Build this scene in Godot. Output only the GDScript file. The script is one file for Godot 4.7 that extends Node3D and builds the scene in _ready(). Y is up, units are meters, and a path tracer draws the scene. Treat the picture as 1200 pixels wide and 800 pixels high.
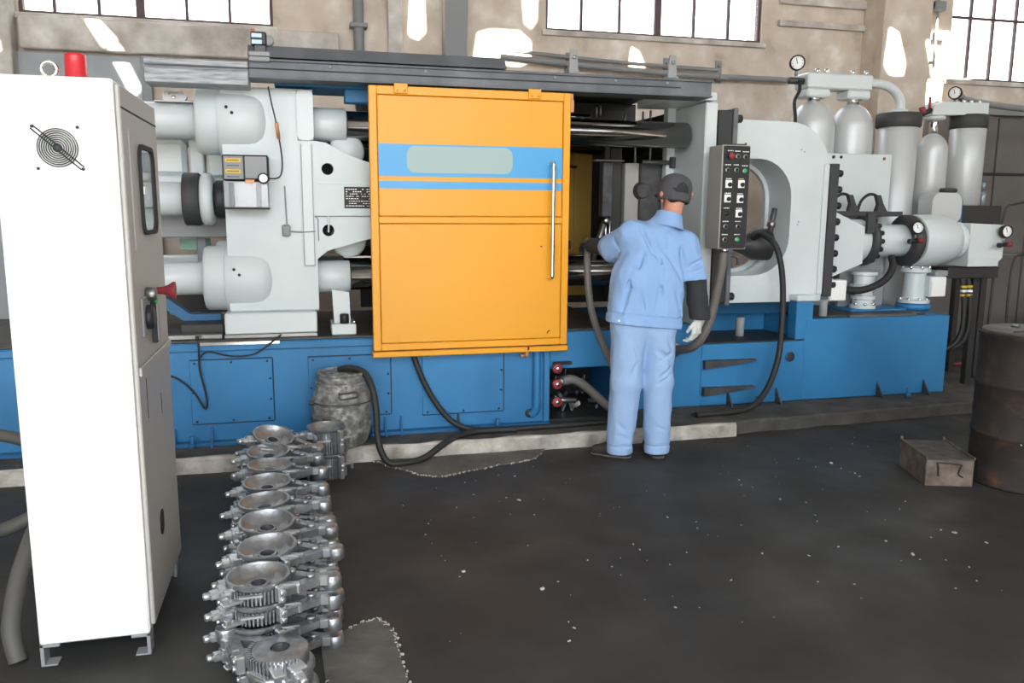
extends Node3D
# A die-casting hall: an operator at a cold-chamber machine.
# x runs along the machine, z towards the camera, y up; metres.

class Shape:
	var v := PackedVector3Array()
	var n := PackedVector3Array()
	var x := Transform3D()
	func tri(a: Vector3, b: Vector3, c: Vector3, na: Vector3, nb: Vector3, nc: Vector3) -> void:
		if (b - a).cross(c - a).dot(na + nb + nc) > 0.0:
			var t := b; b = c; c = t
			t = nb; nb = nc; nc = t
		v.append(x * a); v.append(x * b); v.append(x * c)
		n.append((x.basis * na).normalized()); n.append((x.basis * nb).normalized()); n.append((x.basis * nc).normalized())
	func flat(a: Vector3, b: Vector3, c: Vector3, m: Vector3) -> void:
		tri(a, b, c, m, m, m)
	func quad(a: Vector3, b: Vector3, c: Vector3, d: Vector3, m: Vector3) -> void:
		flat(a, b, c, m); flat(a, c, d, m)
	func squad(a: Vector3, b: Vector3, c: Vector3, d: Vector3, na: Vector3, nb: Vector3, nc: Vector3, nd: Vector3) -> void:
		tri(a, b, c, na, nb, nc); tri(a, c, d, na, nc, nd)
	func face(p: Array, mid: Vector3) -> void:
		var m: Vector3 = (p[1] - p[0]).cross(p[2] - p[0]).normalized()
		var g := Vector3.ZERO
		for q in p: g += q
		g /= p.size()
		if m.dot(g - mid) < 0.0: m = -m
		for i in range(1, p.size() - 1): flat(p[0], p[i], p[i + 1], m)
	# a box with chamfered edges
	func box(c: Vector3, s: Vector3, b := 0.004) -> Shape:
		var h := s * 0.5
		b = minf(b, minf(h.x, minf(h.y, h.z)) * 0.6)
		if b < 0.0008:
			for ax in 3:
				for sg in [-1.0, 1.0]:
					var d := Vector3.ZERO; d[ax] = sg
					var u := Vector3.ZERO; u[(ax + 1) % 3] = h[(ax + 1) % 3]
					var w := Vector3.ZERO; w[(ax + 2) % 3] = h[(ax + 2) % 3]
					var o := c + d * h[ax]
					quad(o - u - w, o + u - w, o + u + w, o - u + w, d)
			return self
		var k := h - Vector3.ONE * b
		for ax in 3:
			var i := (ax + 1) % 3
			var j := (ax + 2) % 3
			for sg in [-1.0, 1.0]:
				var d := Vector3.ZERO; d[ax] = sg
				var u := Vector3.ZERO; u[i] = k[i]
				var w := Vector3.ZERO; w[j] = k[j]
				var o := c + d * h[ax]
				quad(o - u - w, o + u - w, o + u + w, o - u + w, d)
				for sj in [-1.0, 1.0]:   # edges along axis i between faces ax and j
					var e := Vector3.ZERO; e[j] = sj
					var p1 := c + d * h[ax] + e * k[j]
					var p2 := c + d * k[ax] + e * h[j]
					quad(p1 - u, p1 + u, p2 + u, p2 - u, (d + e).normalized())
		for sx in [-1.0, 1.0]:
			for sy in [-1.0, 1.0]:
				for sz in [-1.0, 1.0]:
					var s3 := Vector3(sx, sy, sz)
					flat(c + s3 * Vector3(h.x, k.y, k.z), c + s3 * Vector3(k.x, h.y, k.z), c + s3 * Vector3(k.x, k.y, h.z), s3.normalized())
		return self
	func span(a: Vector3, b: Vector3, bev := 0.004) -> Shape:   # a box between two corners
		return box((a + b) * 0.5, (b - a).abs(), bev)
	func ring(o: Vector3, u: Vector3, w: Vector3, r: float, k: int, seg: int) -> Vector3:
		var t := TAU * k / seg
		return o + (u * cos(t) + w * sin(t)) * r
	# a turned shape: profile of (radius, height) about an axis
	func lathe(at: Vector3, axis: Vector3, prof: Array, seg := 28, crease := 0.7) -> Shape:
		axis = axis.normalized()
		var u := axis.cross(Vector3(0.31, 0.17, 0.93)).normalized()
		var w := axis.cross(u)
		var m := prof.size()
		var sn := []
		for i in m - 1:
			var d: Vector2 = prof[i + 1] - prof[i]
			sn.append(Vector2(d.y, -d.x).normalized())
		for i in m - 1:
			var n0: Vector2 = sn[i]
			var n1: Vector2 = sn[i]
			if i > 0 and sn[i - 1].dot(sn[i]) > crease: n0 = (sn[i - 1] + sn[i]).normalized()
			if i < m - 2 and sn[i + 1].dot(sn[i]) > crease: n1 = (sn[i + 1] + sn[i]).normalized()
			var p0: Vector2 = prof[i]
			var p1: Vector2 = prof[i + 1]
			for k in seg:
				var t0 := TAU * k / seg
				var t1 := TAU * (k + 1) / seg
				var d0 := u * cos(t0) + w * sin(t0)
				var d1 := u * cos(t1) + w * sin(t1)
				var a := at + axis * p0.y + d0 * p0.x
				var b := at + axis * p0.y + d1 * p0.x
				var c := at + axis * p1.y + d1 * p1.x
				var e := at + axis * p1.y + d0 * p1.x
				if p0.x > 1e-5: tri(a, b, c, d0 * n0.x + axis * n0.y, d1 * n0.x + axis * n0.y, d1 * n1.x + axis * n1.y)
				if p1.x > 1e-5: tri(a, c, e, d0 * n0.x + axis * n0.y, d1 * n1.x + axis * n1.y, d0 * n1.x + axis * n1.y)
		return self
	func rod(a: Vector3, b: Vector3, r: float, seg := 20, bev := 0.15) -> Shape:   # a capped cylinder, edges eased
		var l := a.distance_to(b)
		var e := minf(r * bev, l * 0.3)
		return lathe(a, b - a, [Vector2(0, 0), Vector2(r - e, 0), Vector2(r, e), Vector2(r, l - e), Vector2(r - e, l), Vector2(0, l)], seg)
	func cone(a: Vector3, b: Vector3, r0: float, r1: float, seg := 20) -> Shape:
		return lathe(a, b - a, [Vector2(0, 0), Vector2(r0, 0), Vector2(r1, a.distance_to(b)), Vector2(0, a.distance_to(b))], seg)
	func pipe(at: Vector3, axis: Vector3, l: float, ro: float, ri: float, seg := 32) -> Shape:
		var e := 0.004
		return lathe(at, axis, [Vector2(ri, 0), Vector2(ro - e, 0), Vector2(ro, e), Vector2(ro, l - e), Vector2(ro - e, l), Vector2(ri, l), Vector2(ri, 0)], seg)
	func ball(c: Vector3, r: Vector3, seg := 16) -> Shape:
		var rows := seg / 2
		for i in rows:
			for k in seg:
				var q := []
				for o in [[i, k], [i, k + 1], [i + 1, k + 1], [i + 1, k]]:
					var a: float = PI * o[0] / rows
					var t: float = TAU * o[1] / seg
					q.append(Vector3(sin(a) * cos(t), cos(a), sin(a) * sin(t)))
				if i > 0: tri(c + q[0] * r, c + q[1] * r, c + q[2] * r, q[0] / r, q[1] / r, q[2] / r)
				if i < rows - 1: tri(c + q[0] * r, c + q[2] * r, c + q[3] * r, q[0] / r, q[2] / r, q[3] / r)
		return self
	# a round hose or bent pipe through points
	func tube(pts: Array, r: float, seg := 12, sub := 6) -> Shape:
		var p := smooth(pts, sub)
		var m := p.size()
		var tan0: Vector3 = (p[1] - p[0]).normalized()
		var u := tan0.cross(Vector3(0.2, 0.9, 0.37)).normalized()
		var pr := []
		var pt: Vector3
		for i in m:
			var t: Vector3 = (p[mini(i + 1, m - 1)] - p[maxi(i - 1, 0)]).normalized()
			u = (u - t * u.dot(t)).normalized()
			var w := t.cross(u)
			var rg := []
			for k in seg:
				var a := TAU * k / seg
				rg.append(u * cos(a) + w * sin(a))
			if i > 0:
				for k in seg:
					var k2 := (k + 1) % seg
					squad(pt + pr[k] * r, pt + pr[k2] * r, p[i] + rg[k2] * r, p[i] + rg[k] * r, pr[k], pr[k2], rg[k2], rg[k])
			if i == 0 or i == m - 1:
				for k in range(1, seg - 1): flat(p[i] + rg[0] * r, p[i] + rg[k] * r, p[i] + rg[k + 1] * r, -t if i == 0 else t)
			pr = rg; pt = p[i]
		return self
	static func smooth(pts: Array, sub: int) -> Array:
		if pts.size() < 3 or sub < 2: return pts
		var o := []
		for i in pts.size() - 1:
			var a: Vector3 = pts[maxi(i - 1, 0)]
			var b: Vector3 = pts[i]
			var c: Vector3 = pts[i + 1]
			var d: Vector3 = pts[mini(i + 2, pts.size() - 1)]
			for k in sub:
				var t := float(k) / sub
				o.append(0.5 * (2.0 * b + (c - a) * t + (2.0 * a - 5.0 * b + 4.0 * c - d) * t * t + (3.0 * b - a - 3.0 * c + d) * t * t * t))
		o.append(pts[-1])
		return o
	# a plate cut from outline with holes, in the plane xy of the transform, from z0 to z1
	func plate(outline: PackedVector2Array, z0: float, z1: float, holes := []) -> Shape:
		var pieces: Array = [outline]
		for h in holes:
			var cx := 0.0
			for q in h: cx += q.x
			cx /= h.size()
			var next := []
			for half in [PackedVector2Array([Vector2(cx, -99), Vector2(99, -99), Vector2(99, 99), Vector2(cx, 99)]), PackedVector2Array([Vector2(-99, -99), Vector2(cx, -99), Vector2(cx, 99), Vector2(-99, 99)])]:
				for p in pieces:
					for g in Geometry2D.intersect_polygons(p, half):
						next.append_array(Geometry2D.clip_polygons(g, h))
			pieces = next
		for p in pieces:
			var id := Geometry2D.triangulate_polygon(p)
			for i in range(0, id.size(), 3):
				var a: Vector2 = p[id[i]]
				var b: Vector2 = p[id[i + 1]]
				var c: Vector2 = p[id[i + 2]]
				flat(Vector3(a.x, a.y, z1), Vector3(b.x, b.y, z1), Vector3(c.x, c.y, z1), Vector3.BACK)
				flat(Vector3(a.x, a.y, z0), Vector3(b.x, b.y, z0), Vector3(c.x, c.y, z0), Vector3.FORWARD)
		wall(outline, z0, z1, 1.0)
		for h in holes: wall(h, z0, z1, -1.0)
		return self
	func wall(p: PackedVector2Array, z0: float, z1: float, sg: float) -> void:
		if Geometry2D.is_polygon_clockwise(p): sg = -sg
		var m := p.size()
		var nn := []
		for i in m:
			var d: Vector2 = (p[(i + 1) % m] - p[i]).normalized()
			nn.append(Vector3(d.y, -d.x, 0) * sg)
		for i in m:
			var a: Vector2 = p[i]
			var b: Vector2 = p[(i + 1) % m]
			var na: Vector3 = nn[i]
			var nb: Vector3 = nn[i]
			if nn[(i + m - 1) % m].dot(nn[i]) > 0.75: na = (nn[i] + nn[(i + m - 1) % m]).normalized()
			if nn[(i + 1) % m].dot(nn[i]) > 0.75: nb = (nn[i] + nn[(i + 1) % m]).normalized()
			squad(Vector3(a.x, a.y, z0), Vector3(b.x, b.y, z0), Vector3(b.x, b.y, z1), Vector3(a.x, a.y, z1), na, nb, nb, na)
	func mesh() -> ArrayMesh:
		var arr := []
		arr.resize(Mesh.ARRAY_MAX)
		arr[Mesh.ARRAY_VERTEX] = v
		arr[Mesh.ARRAY_NORMAL] = n
		var m := ArrayMesh.new()
		m.add_surface_from_arrays(Mesh.PRIMITIVE_TRIANGLES, arr)
		return m

func sh(at := Vector3.ZERO, rot := Vector3.ZERO) -> Shape:
	var s := Shape.new()
	s.x = Transform3D(Basis.from_euler(rot), at)
	return s
func rrect(x0: float, y0: float, x1: float, y1: float, r: float, k := 6) -> PackedVector2Array:
	var p := PackedVector2Array()
	for c in [[x1 - r, y1 - r, 0.0], [x0 + r, y1 - r, 0.5], [x0 + r, y0 + r, 1.0], [x1 - r, y0 + r, 1.5]]:
		for i in k + 1:
			var t: float = PI * (c[2] + 0.5 * i / k)
			p.append(Vector2(c[0] + cos(t) * r, c[1] + sin(t) * r))
	return p
func disc(cx: float, cy: float, r: float, k := 20) -> PackedVector2Array:
	var p := PackedVector2Array()
	for i in k: p.append(Vector2(cx + cos(TAU * i / k) * r, cy + sin(TAU * i / k) * r))
	return p
func pv(a: Array) -> PackedVector2Array:
	var p := PackedVector2Array()
	for i in range(0, a.size(), 2): p.append(Vector2(a[i], a[i + 1]))
	return p

# ---- names and tags
var used := {}
func numbered(called: String, parent: Node) -> String:
	var key := [parent, called]
	used[key] = used.get(key, -1) + 1
	return called if used[key] == 0 else "%s_%03d" % [called, used[key]]
func obj(called: String, s, m: Material, parent: Node = self) -> MeshInstance3D:
	var o := MeshInstance3D.new()
	o.mesh = s.mesh() if s is Shape else s
	o.material_override = m
	o.name = numbered(called, parent)
	parent.add_child(o, true)
	return o
func tag(o: Node3D, label: String, category: String, group := "") -> Node3D:
	o.set_meta("label", label)
	o.set_meta("category", category)
	if group: o.set_meta("group", group)
	return o
func thing(called: String, label: String, category: String, at := Vector3.ZERO, group := "") -> Node3D:
	var o := Node3D.new()
	o.name = numbered(called, self)
	add_child(o, true)
	o.position = at
	tag(o, label, category, group)
	return o
# a part whose shape is given in world coordinates, under a thing placed at its base
func part(called: String, s, m: Material, parent: Node3D, label := "") -> MeshInstance3D:
	var o := obj(called, s, m, parent)
	if parent != self:
		var off := parent.position
		if parent.get_parent() != self: off = Vector3.ZERO
		o.position = -off
	if label: o.set_meta("label", label)
	return o
func struct(called: String, s, m: Material, parent: Node = self) -> MeshInstance3D:
	var o := obj(called, s, m, parent)
	if parent == self: o.set_meta("kind", "structure")
	return o
func dup(root: Node3D, called: String, at: Vector3, label: String, category: String, group := "") -> Node3D:
	var r: Node3D = root.duplicate()
	r.name = numbered(called, self)
	add_child(r, true)
	r.position = at
	tag(r, label, category, group)
	return r

# ---- materials
func paint(hex: String, rough := 0.5, metal := 0.0) -> StandardMaterial3D:
	var m := StandardMaterial3D.new()
	m.albedo_color = Color(hex)
	m.roughness = rough
	m.metallic = metal
	return m
func noise_tex(ramp: Array, freq: float, octaves := 5, size := 512, kind := FastNoiseLite.TYPE_SIMPLEX_SMOOTH, sd := 7) -> NoiseTexture2D:
	var f := FastNoiseLite.new()
	f.noise_type = kind; f.frequency = freq; f.fractal_octaves = octaves; f.seed = sd
	var t := NoiseTexture2D.new()
	t.width = size; t.height = size; t.seamless = true; t.noise = f
	if ramp:
		var g := Gradient.new()
		var off := PackedFloat32Array()
		var col := PackedColorArray()
		for i in range(0, ramp.size(), 2):
			off.append(ramp[i]); col.append(Color(ramp[i + 1]))
		g.offsets = off; g.colors = col
		t.color_ramp = g
	return t
# a mottled surface: colours by noise, with fine relief
func mottled(ramp: Array, freq: float, per_metre: float, rough := 0.7, metal := 0.0, relief := 0.0, sd := 7) -> StandardMaterial3D:
	var m := StandardMaterial3D.new()
	m.albedo_texture = noise_tex(ramp, freq, 6, 512, FastNoiseLite.TYPE_SIMPLEX_SMOOTH, sd)
	m.uv1_triplanar = true; m.uv1_world_triplanar = true
	m.uv1_scale = Vector3.ONE * per_metre
	m.roughness = rough; m.metallic = metal
	if relief > 0.0:
		m.heightmap_enabled = true
		m.heightmap_texture = noise_tex([], freq * 2.0, 5, 512, FastNoiseLite.TYPE_SIMPLEX_SMOOTH, sd + 1)
		m.heightmap_scale = relief
	return m
var M := {}
func make_materials() -> void:
	M.plaster = mottled([0.0, "a99a8b", 0.3, "cbbdae", 0.62, "d6cabd", 0.75, "ded4c9", 1.0, "efeae3"], 0.010, 0.4, 0.92, 0.0, 0.4, 3)
	M.plaster_grey = mottled([0.0, "9e968e", 0.4, "bdb6ae", 0.62, "cdc8c2", 0.78, "d8d3cd", 1.0, "ece9e4"], 0.013, 0.4, 0.92, 0.0, 0.3, 5)
	M.panel_wall = mottled([0.0, "9aa0a4", 1.0, "adb2b5"], 0.008, 0.5, 0.85, 0.0, 0.0, 9)
	M.dark_sheet = mottled([0.0, "66635f", 1.0, "76726e"], 0.006, 0.5, 0.7, 0.0, 0.0, 11)
	M.steel_grey = paint("8b8d8f", 0.6)
	M.floor = mottled([0.0, "333231", 0.4, "3a3938", 0.65, "3f3e3c", 1.0, "4a4846"], 0.005, 0.45, 0.62, 0.0, 0.35, 13)
	M.floor.roughness_texture = noise_tex([0.0, "707070", 0.5, "a0a0a0", 1.0, "d8d8d8"], 0.006, 5, 512, FastNoiseLite.TYPE_SIMPLEX_SMOOTH, 15)
	M.floor.roughness = 0.95
	M.floor.metallic_specular = 0.35
	M.concrete = mottled([0.0, "857f76", 0.35, "a8a298", 0.6, "bab4aa", 1.0, "d6d1c8"], 0.012, 0.8, 0.95, 0.0, 1.2, 17)
	M.concrete_dark = mottled([0.0, "383633", 0.5, "4a4743", 1.0, "615d57"], 0.01, 0.7, 0.95, 0.0, 1.0, 19)
	M.roof = paint("d4d2ce", 0.9)
	M.window_bar = paint("5a4a4a", 0.7)
	M.glass = StandardMaterial3D.new()
	M.glass.transparency = BaseMaterial3D.TRANSPARENCY_ALPHA
	M.glass.albedo_color = Color(0.9, 0.93, 0.93, 0.06)
	M.glass.roughness = 0.05
	M.blue = mottled([0.0, "236a99", 0.45, "2b76a9", 1.0, "317fb3"], 0.004, 0.5, 0.5, 0.0, 0.0, 21)
	M.blue_dark = paint("1f5f8c", 0.5)
	M.light = mottled([0.0, "c2cccd", 0.5, "cad3d4", 1.0, "d1d9da"], 0.004, 0.6, 0.4, 0.0, 0.0, 23)
	M.light_b = paint("ccd4d5", 0.3)
	M.satin = paint("c0c3c4", 0.36, 0.2)
	M.hose_dull = paint("504e4b", 0.6)
	M.screed = mottled([0.0, "4a4845", 0.5, "5a5753", 1.0, "6b6761"], 0.01, 0.7, 0.9, 0.0, 0.6, 57)
	M.yellow_shaded = paint("a98334", 0.5)  # far door's yellow, darkened to carry the shadow of the die space
	M.orange = paint("e69e1a", 0.36)
	M.orange_dark = paint("d98f12", 0.45)
	M.stripe = paint("4a9fd6", 0.36)
	M.smear = paint("9db3b0", 0.45)
	M.seam = paint("2e2f30", 0.8)
	M.dark = paint("3a3a3b", 0.6)
	M.black = paint("1d1d1e", 0.55)
	M.rubber = paint("232323", 0.6)
	M.hose_grey = paint("6a6663", 0.5)
	M.iron = mottled([0.0, "3a3a3a", 0.5, "4b4b4c", 1.0, "5c5c5d"], 0.01, 1.2, 0.5, 0.4, 0.0, 25)
	M.iron_dark = paint("363636", 0.5, 0.3)
	M.rail = mottled([0.0, "55585d", 0.5, "62656a", 1.0, "74777b"], 0.008, 0.7, 0.5, 0.2, 0.0, 27)
	M.rail_worn = mottled([0.0, "5c5f63", 0.35, "8a8d91", 0.6, "999c9f", 1.0, "adb0b3"], 0.02, 1.0, 0.5, 0.2, 0.0, 29)
	M.chrome = paint("9a9a9a", 0.16, 1.0)
	M.rail_worn.uv1_scale = Vector3(0.5, 5.0, 5.0)
	M.chrome_dark = paint("868584", 0.13, 1.0)
	M.bright = paint("d6d6d6", 0.2, 1.0)
	M.steel = paint("8c8c8c", 0.35, 0.9)
	M.bolt = paint("2b2e33", 0.5, 0.4)
	M.white = paint("eeefec", 0.4)
	M.cabinet_shaded_side = paint("a5a39f", 0.4)  # white cabinet's side, with its shade painted in as a greyer tone
	M.red = paint("c0202a", 0.4)
	M.red_dull = paint("8c3038", 0.5)
	M.lens = StandardMaterial3D.new()
	M.lens.albedo_color = Color("d01828"); M.lens.roughness = 0.12; M.lens.clearcoat_enabled = true
	M.lens.backlight_enabled = true; M.lens.backlight = Color(0.5, 0.02, 0.04)
	M.green = paint("1fae5f", 0.35)
	M.green_pale = paint("8fb39d", 0.6)
	M.yellow = paint("d9b53a", 0.5)
	M.panel_grey = paint("8e9092", 0.5)
	M.box_side = paint("a7a49f", 0.45)
	M.dial = paint("f2f3f0", 0.4)
	M.acrylic = StandardMaterial3D.new()
	M.acrylic.transparency = BaseMaterial3D.TRANSPARENCY_ALPHA
	M.acrylic.albedo_color = Color(0.9, 0.92, 0.95, 0.25); M.acrylic.roughness = 0.08
	M.tinted = StandardMaterial3D.new()
	M.tinted.albedo_color = Color("7d8b90"); M.tinted.roughness = 0.08; M.tinted.metallic = 0.3
	M.can = mottled([0.0, "504f4c", 0.4, "74736f", 0.6, "94938f", 0.75, "b5b4af", 1.0, "cfcec9"], 0.02, 1.5, 0.6, 0.35, 0.8, 31)
	M.rust = mottled([0.0, "262322", 0.5, "322c29", 0.68, "40312a", 0.82, "543a2c", 1.0, "7a5238"], 0.012, 0.9, 0.75, 0.1, 0.6, 33)
	M.drum_lid = mottled([0.0, "4a4845", 0.5, "5f5d59", 1.0, "77746f"], 0.012, 1.0, 0.6, 0.3, 0.4, 35)
	M.box_steel = mottled([0.0, "4f443c", 0.5, "75685e", 1.0, "938579"], 0.015, 1.2, 0.7, 0.2, 0.4, 37)
	M.box_top = mottled([0.0, "3c3833", 0.5, "4c4842", 1.0, "5d5850"], 0.015, 1.2, 0.7, 0.2, 0.4, 39)
	M.cast = mottled([0.0, "8a8c8f", 0.5, "a3a5a8", 1.0, "bcbec0"], 0.02, 2.0, 0.36, 0.85, 0.15, 41)
	M.cast_bright = paint("c9cbcd", 0.3, 0.85)
	M.chip = paint("c8c8c4", 0.5, 0.3)
	M.copper = paint("c08a5c", 0.4, 0.3)
	M.jacket = cloth("86a8d4", 45)
	M.trousers = cloth("94b1d6", 47)
	M.cap = cloth("4a4a4e", 49)
	M.sleeve = cloth("2c2d30", 51)
	M.skin = paint("c98f78", 0.6)
	M.skin.subsurf_scatter_enabled = true; M.skin.subsurf_scatter_strength = 0.1
	M.hair = paint("1c1816", 0.7)
	M.glove = cloth("c9ccc8", 53)
	M.glove_dark = paint("2a2a2b", 0.7)
	M.shoe = paint("332e2b", 0.6)
	M.sole = paint("5c5550", 0.8)
func cloth(hex: String, sd: int) -> StandardMaterial3D:
	var m := paint(hex, 0.85)
	m.heightmap_enabled = true
	m.heightmap_texture = noise_tex([], 0.05, 3, 256, FastNoiseLite.TYPE_SIMPLEX_SMOOTH, sd)
	m.heightmap_scale = 0.06
	m.uv1_triplanar = true; m.uv1_scale = Vector3.ONE * 6.0
	m.rim_enabled = true; m.rim = 0.15; m.rim_tint = 0.8
	return m

const SUN := Vector3(0.22, -1.0, -1.0)
const ROOF_Y := 6.5
func _ready() -> void:
	var cam := Camera3D.new()
	cam.name = "camera"
	add_child(cam)
	cam.position = Vector3(0, 1.5, 0)
	cam.rotation = Vector3(-0.160, -0.252, 0.006)
	cam.fov = 45.24
	cam.near = 0.05; cam.far = 200.0
	cam.current = true
	var sky_m := ProceduralSkyMaterial.new()
	sky_m.sky_top_color = Color("dfe8f2"); sky_m.sky_horizon_color = Color("f4f4f2")
	sky_m.ground_horizon_color = Color("cfccc6"); sky_m.ground_bottom_color = Color("8f8b85")
	sky_m.sky_energy_multiplier = 1.0; sky_m.ground_energy_multiplier = 1.0
	var sky := Sky.new()
	sky.sky_material = sky_m
	var env := Environment.new()
	env.background_mode = Environment.BG_SKY
	env.sky = sky
	env.background_energy_multiplier = 4.0
	env.tonemap_mode = Environment.TONE_MAPPER_LINEAR
	env.tonemap_exposure = 2.0
	env.sdfgi_enabled = true; env.ssao_enabled = true; env.ssil_enabled = true
	var we := WorldEnvironment.new()
	we.name = "environment"; we.environment = env
	add_child(we)
	var sun := DirectionalLight3D.new()
	sun.name = "sun"
	sun.light_color = Color("fff4e4"); sun.light_energy = 14.0
	sun.light_angular_distance = 0.6
	sun.shadow_enabled = true
	sun.sky_mode = DirectionalLight3D.SKY_MODE_LIGHT_ONLY
	add_child(sun)
	sun.look_at_from_position(Vector3(0, 10, 0), Vector3(0, 10, 0) + SUN, Vector3.UP)
	make_materials()
	build_shell()
	build_wall_fittings()
	build_background()
	build_bed()
	build_clamp()
	build_middle()
	build_door()
	build_rails()
	build_control_box()
	build_injection()
	build_bottles()
	build_hoses()
	build_cabinet()
	build_can()
	build_castings()
	build_drum_and_box()
	build_person()
	build_chips()

func build_shell() -> void:
	struct("floor", sh().span(Vector3(-6, -0.1, -8.3), Vector3(12, 0, 4.5), 0), M.floor)
	# the back wall with its three window openings
	var wins := [rrect(-2.22, 3.10, -0.17, 4.9, 0.001, 1), rrect(2.38, 3.22, 4.72, 5.02, 0.001, 1), rrect(7.06, 2.96, 10.0, 4.76, 0.001, 1)]
	struct("wall_back", sh().plate(pv([-6.2, -0.1, 12.2, -0.1, 12.2, 6.5, -6.2, 6.5]), -8.3, -8.0, wins), M.plaster)
	struct("wall_left", sh().span(Vector3(-6.2, -0.1, -8.0), Vector3(-6.0, 6.5, 4.8), 0), M.plaster_grey)
	struct("wall_right", sh().span(Vector3(12.0, -0.1, -8.0), Vector3(12.2, 6.5, 4.8), 0), M.plaster_grey)
	var bays := []
	for i in 3: bays.append(rrect(-5.9 + i * 3.0, 0.5, -3.1 + i * 3.0, 6.2, 0.001, 1))
	for i in 3: bays.append(rrect(3.1 + i * 2.95, 4.2, 5.9 + i * 2.95, 5.9, 0.001, 1))   # unseen high windows at the right, added for line highlights on the bars
	struct("wall_front", sh().plate(pv([-6.0, -0.1, 12.0, -0.1, 12.0, 6.5, -6.0, 6.5]), 4.5, 4.8, bays), M.plaster_grey)
	# the roof, with unseen openings added and shaped to throw sun patches on the back wall
	var spots := [
		[-7.9, -1.69, 3.03, -1.60, 3.04, -1.41, 2.83, -1.56, 2.80],
		[-8.0, -1.52, 2.74, -1.41, 2.74, -1.29, 2.46, -1.36, 2.39],
		[-8.0, 1.08, 3.56, 1.18, 3.57, 1.20, 3.12, 1.13, 3.05, 1.05, 3.08],
		[-8.0, 1.71, 3.14, 1.83, 3.18, 2.12, 3.18, 2.23, 3.09, 2.21, 2.90, 2.04, 2.83, 1.67, 2.91],
		[-8.0, 2.14, 3.56, 2.29, 3.57, 2.28, 3.28, 2.23, 3.21, 2.17, 3.25],
		[-8.0, 3.28, 3.09, 3.35, 3.06, 3.44, 2.90, 3.26, 2.89],
		[-7.7, 6.01, 3.33, 6.12, 3.29, 6.23, 2.99, 6.21, 2.86, 6.05, 2.86, 5.98, 2.94],
		[-8.0, 6.66, 3.42, 7.03, 3.46, 7.09, 3.04, 7.41, 3.02, 7.39, 2.94, 6.86, 2.96],
		[-8.0, 6.53, 2.93, 7.0, 2.93, 6.99, 2.70, 6.74, 2.46, 6.62, 2.62],
		[-8.0, -2.38, 2.85, -2.33, 2.82, -2.27, 2.54, -2.40, 2.54],
	]
	var holes := []
	for s in spots:
		var p := PackedVector2Array()
		for i in range(1, s.size(), 2):
			var t: float = ROOF_Y - s[i + 1]
			p.append(Vector2(s[i] - SUN.x * t, s[0] + t))
		holes.append(p)
	var roof := Shape.new()
	roof.x = Transform3D(Basis(Vector3.RIGHT, PI / 2.0), Vector3.ZERO)   # plane xy of the plate -> plane xz
	roof.plate(pv([-6.2, -8.3, 12.2, -8.3, 12.2, 4.8, -6.2, 4.8]), -(ROOF_Y + 0.03), -ROOF_Y, holes)
	struct("ceiling", roof, M.roof)
	# windows: frame, glazing bars and every pane a piece
	window(1, -2.22, -0.17, 3.10, [0.13, 0.30, 0.46, 0.645, 0.82], 2)
	window(2, 2.38, 4.72, 3.22, [0.162, 0.333, 0.51, 0.68, 0.846], 2)
	window(3, 7.06, 10.0, 2.96, [0.10, 0.205, 0.31, 0.44, 0.57, 0.70, 0.85], 99)
	# pilaster, lintel beams and lower panels
	struct("trim_1", sh().span(Vector3(5.93, 0, -8.0), Vector3(6.52, 6.5, -7.66), 0.01), M.plaster)
	var beam := sh().span(Vector3(-2.2, 2.80, -8.0), Vector3(0.40, 3.06, -7.88), 0.01)
	struct("trim_2", beam, M.plaster_grey)
	struct("trim_3", sh().span(Vector3(-6.0, 0, -8.0), Vector3(-1.28, 2.78, -7.96), 0.004), M.panel_wall)
	struct("trim_4", sh().span(Vector3(-1.28, 0, -8.0), Vector3(-1.20, 2.79, -7.90), 0.006), M.steel_grey)
	struct("trim_5", sh().span(Vector3(-2.36, 0, -8.0), Vector3(-2.24, 6.5, -7.8), 0.01), M.plaster_grey)
	struct("trim_6", sh().span(Vector3(1.36, 0, -8.0), Vector3(1.58, 6.5, -7.84), 0.01), M.steel_grey)
	struct("trim_7", sh().span(Vector3(0.85, 2.0, -8.0), Vector3(0.98, 6.5, -7.94), 0.004), M.plaster_grey)
	struct("trim_8", sh().span(Vector3(4.9, 3.62, -8.0), Vector3(5.93, 3.70, -7.95), 0.004), M.plaster_grey)
	struct("trim_9", sh().span(Vector3(4.9, 3.40, -8.0), Vector3(5.93, 3.46, -7.95), 0.004), M.plaster_grey)
	struct("trim_10", sh().span(Vector3(6.52, 3.36, -8.0), Vector3(6.95, 3.44, -7.95), 0.004), M.steel_grey)
	# concrete plinth under the machine
	var r := RandomNumberGenerator.new()
	r.seed = 5
	var edge := []
	for i in 46: edge.append(Vector2(-2.6 + i * 0.12, -4.80 + r.randf_range(-0.008, 0.008)))
	plinth("trim_11", edge, 0.09, M.concrete)
	edge = []
	for i in 26: edge.append(Vector2(2.80 + i * 0.10, -4.86 - i * 0.006 + r.randf_range(-0.012, 0.012)))
	plinth("trim_12", edge, 0.085, M.concrete_dark)
	# broken screed patches in the floor
	patch("trim_13", [0.38, -4.80, 0.46, -4.66, 0.55, -4.57, 0.62, -4.47, 0.72, -4.41, 0.80, -4.44, 0.86, -4.47, 0.98, -4.50, 1.10, -4.55, 1.22, -4.57, 1.34, -4.62, 1.46, -4.80])
	patch("trim_14", [0.02, -2.75, 0.10, -2.79, 0.17, -2.84, 0.23, -2.86, 0.27, -2.78, 0.285, -2.66, 0.28, -2.55, 0.29, -2.44, 0.24, -2.30, 0.06, -2.30, 0.03, -2.5])

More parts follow.
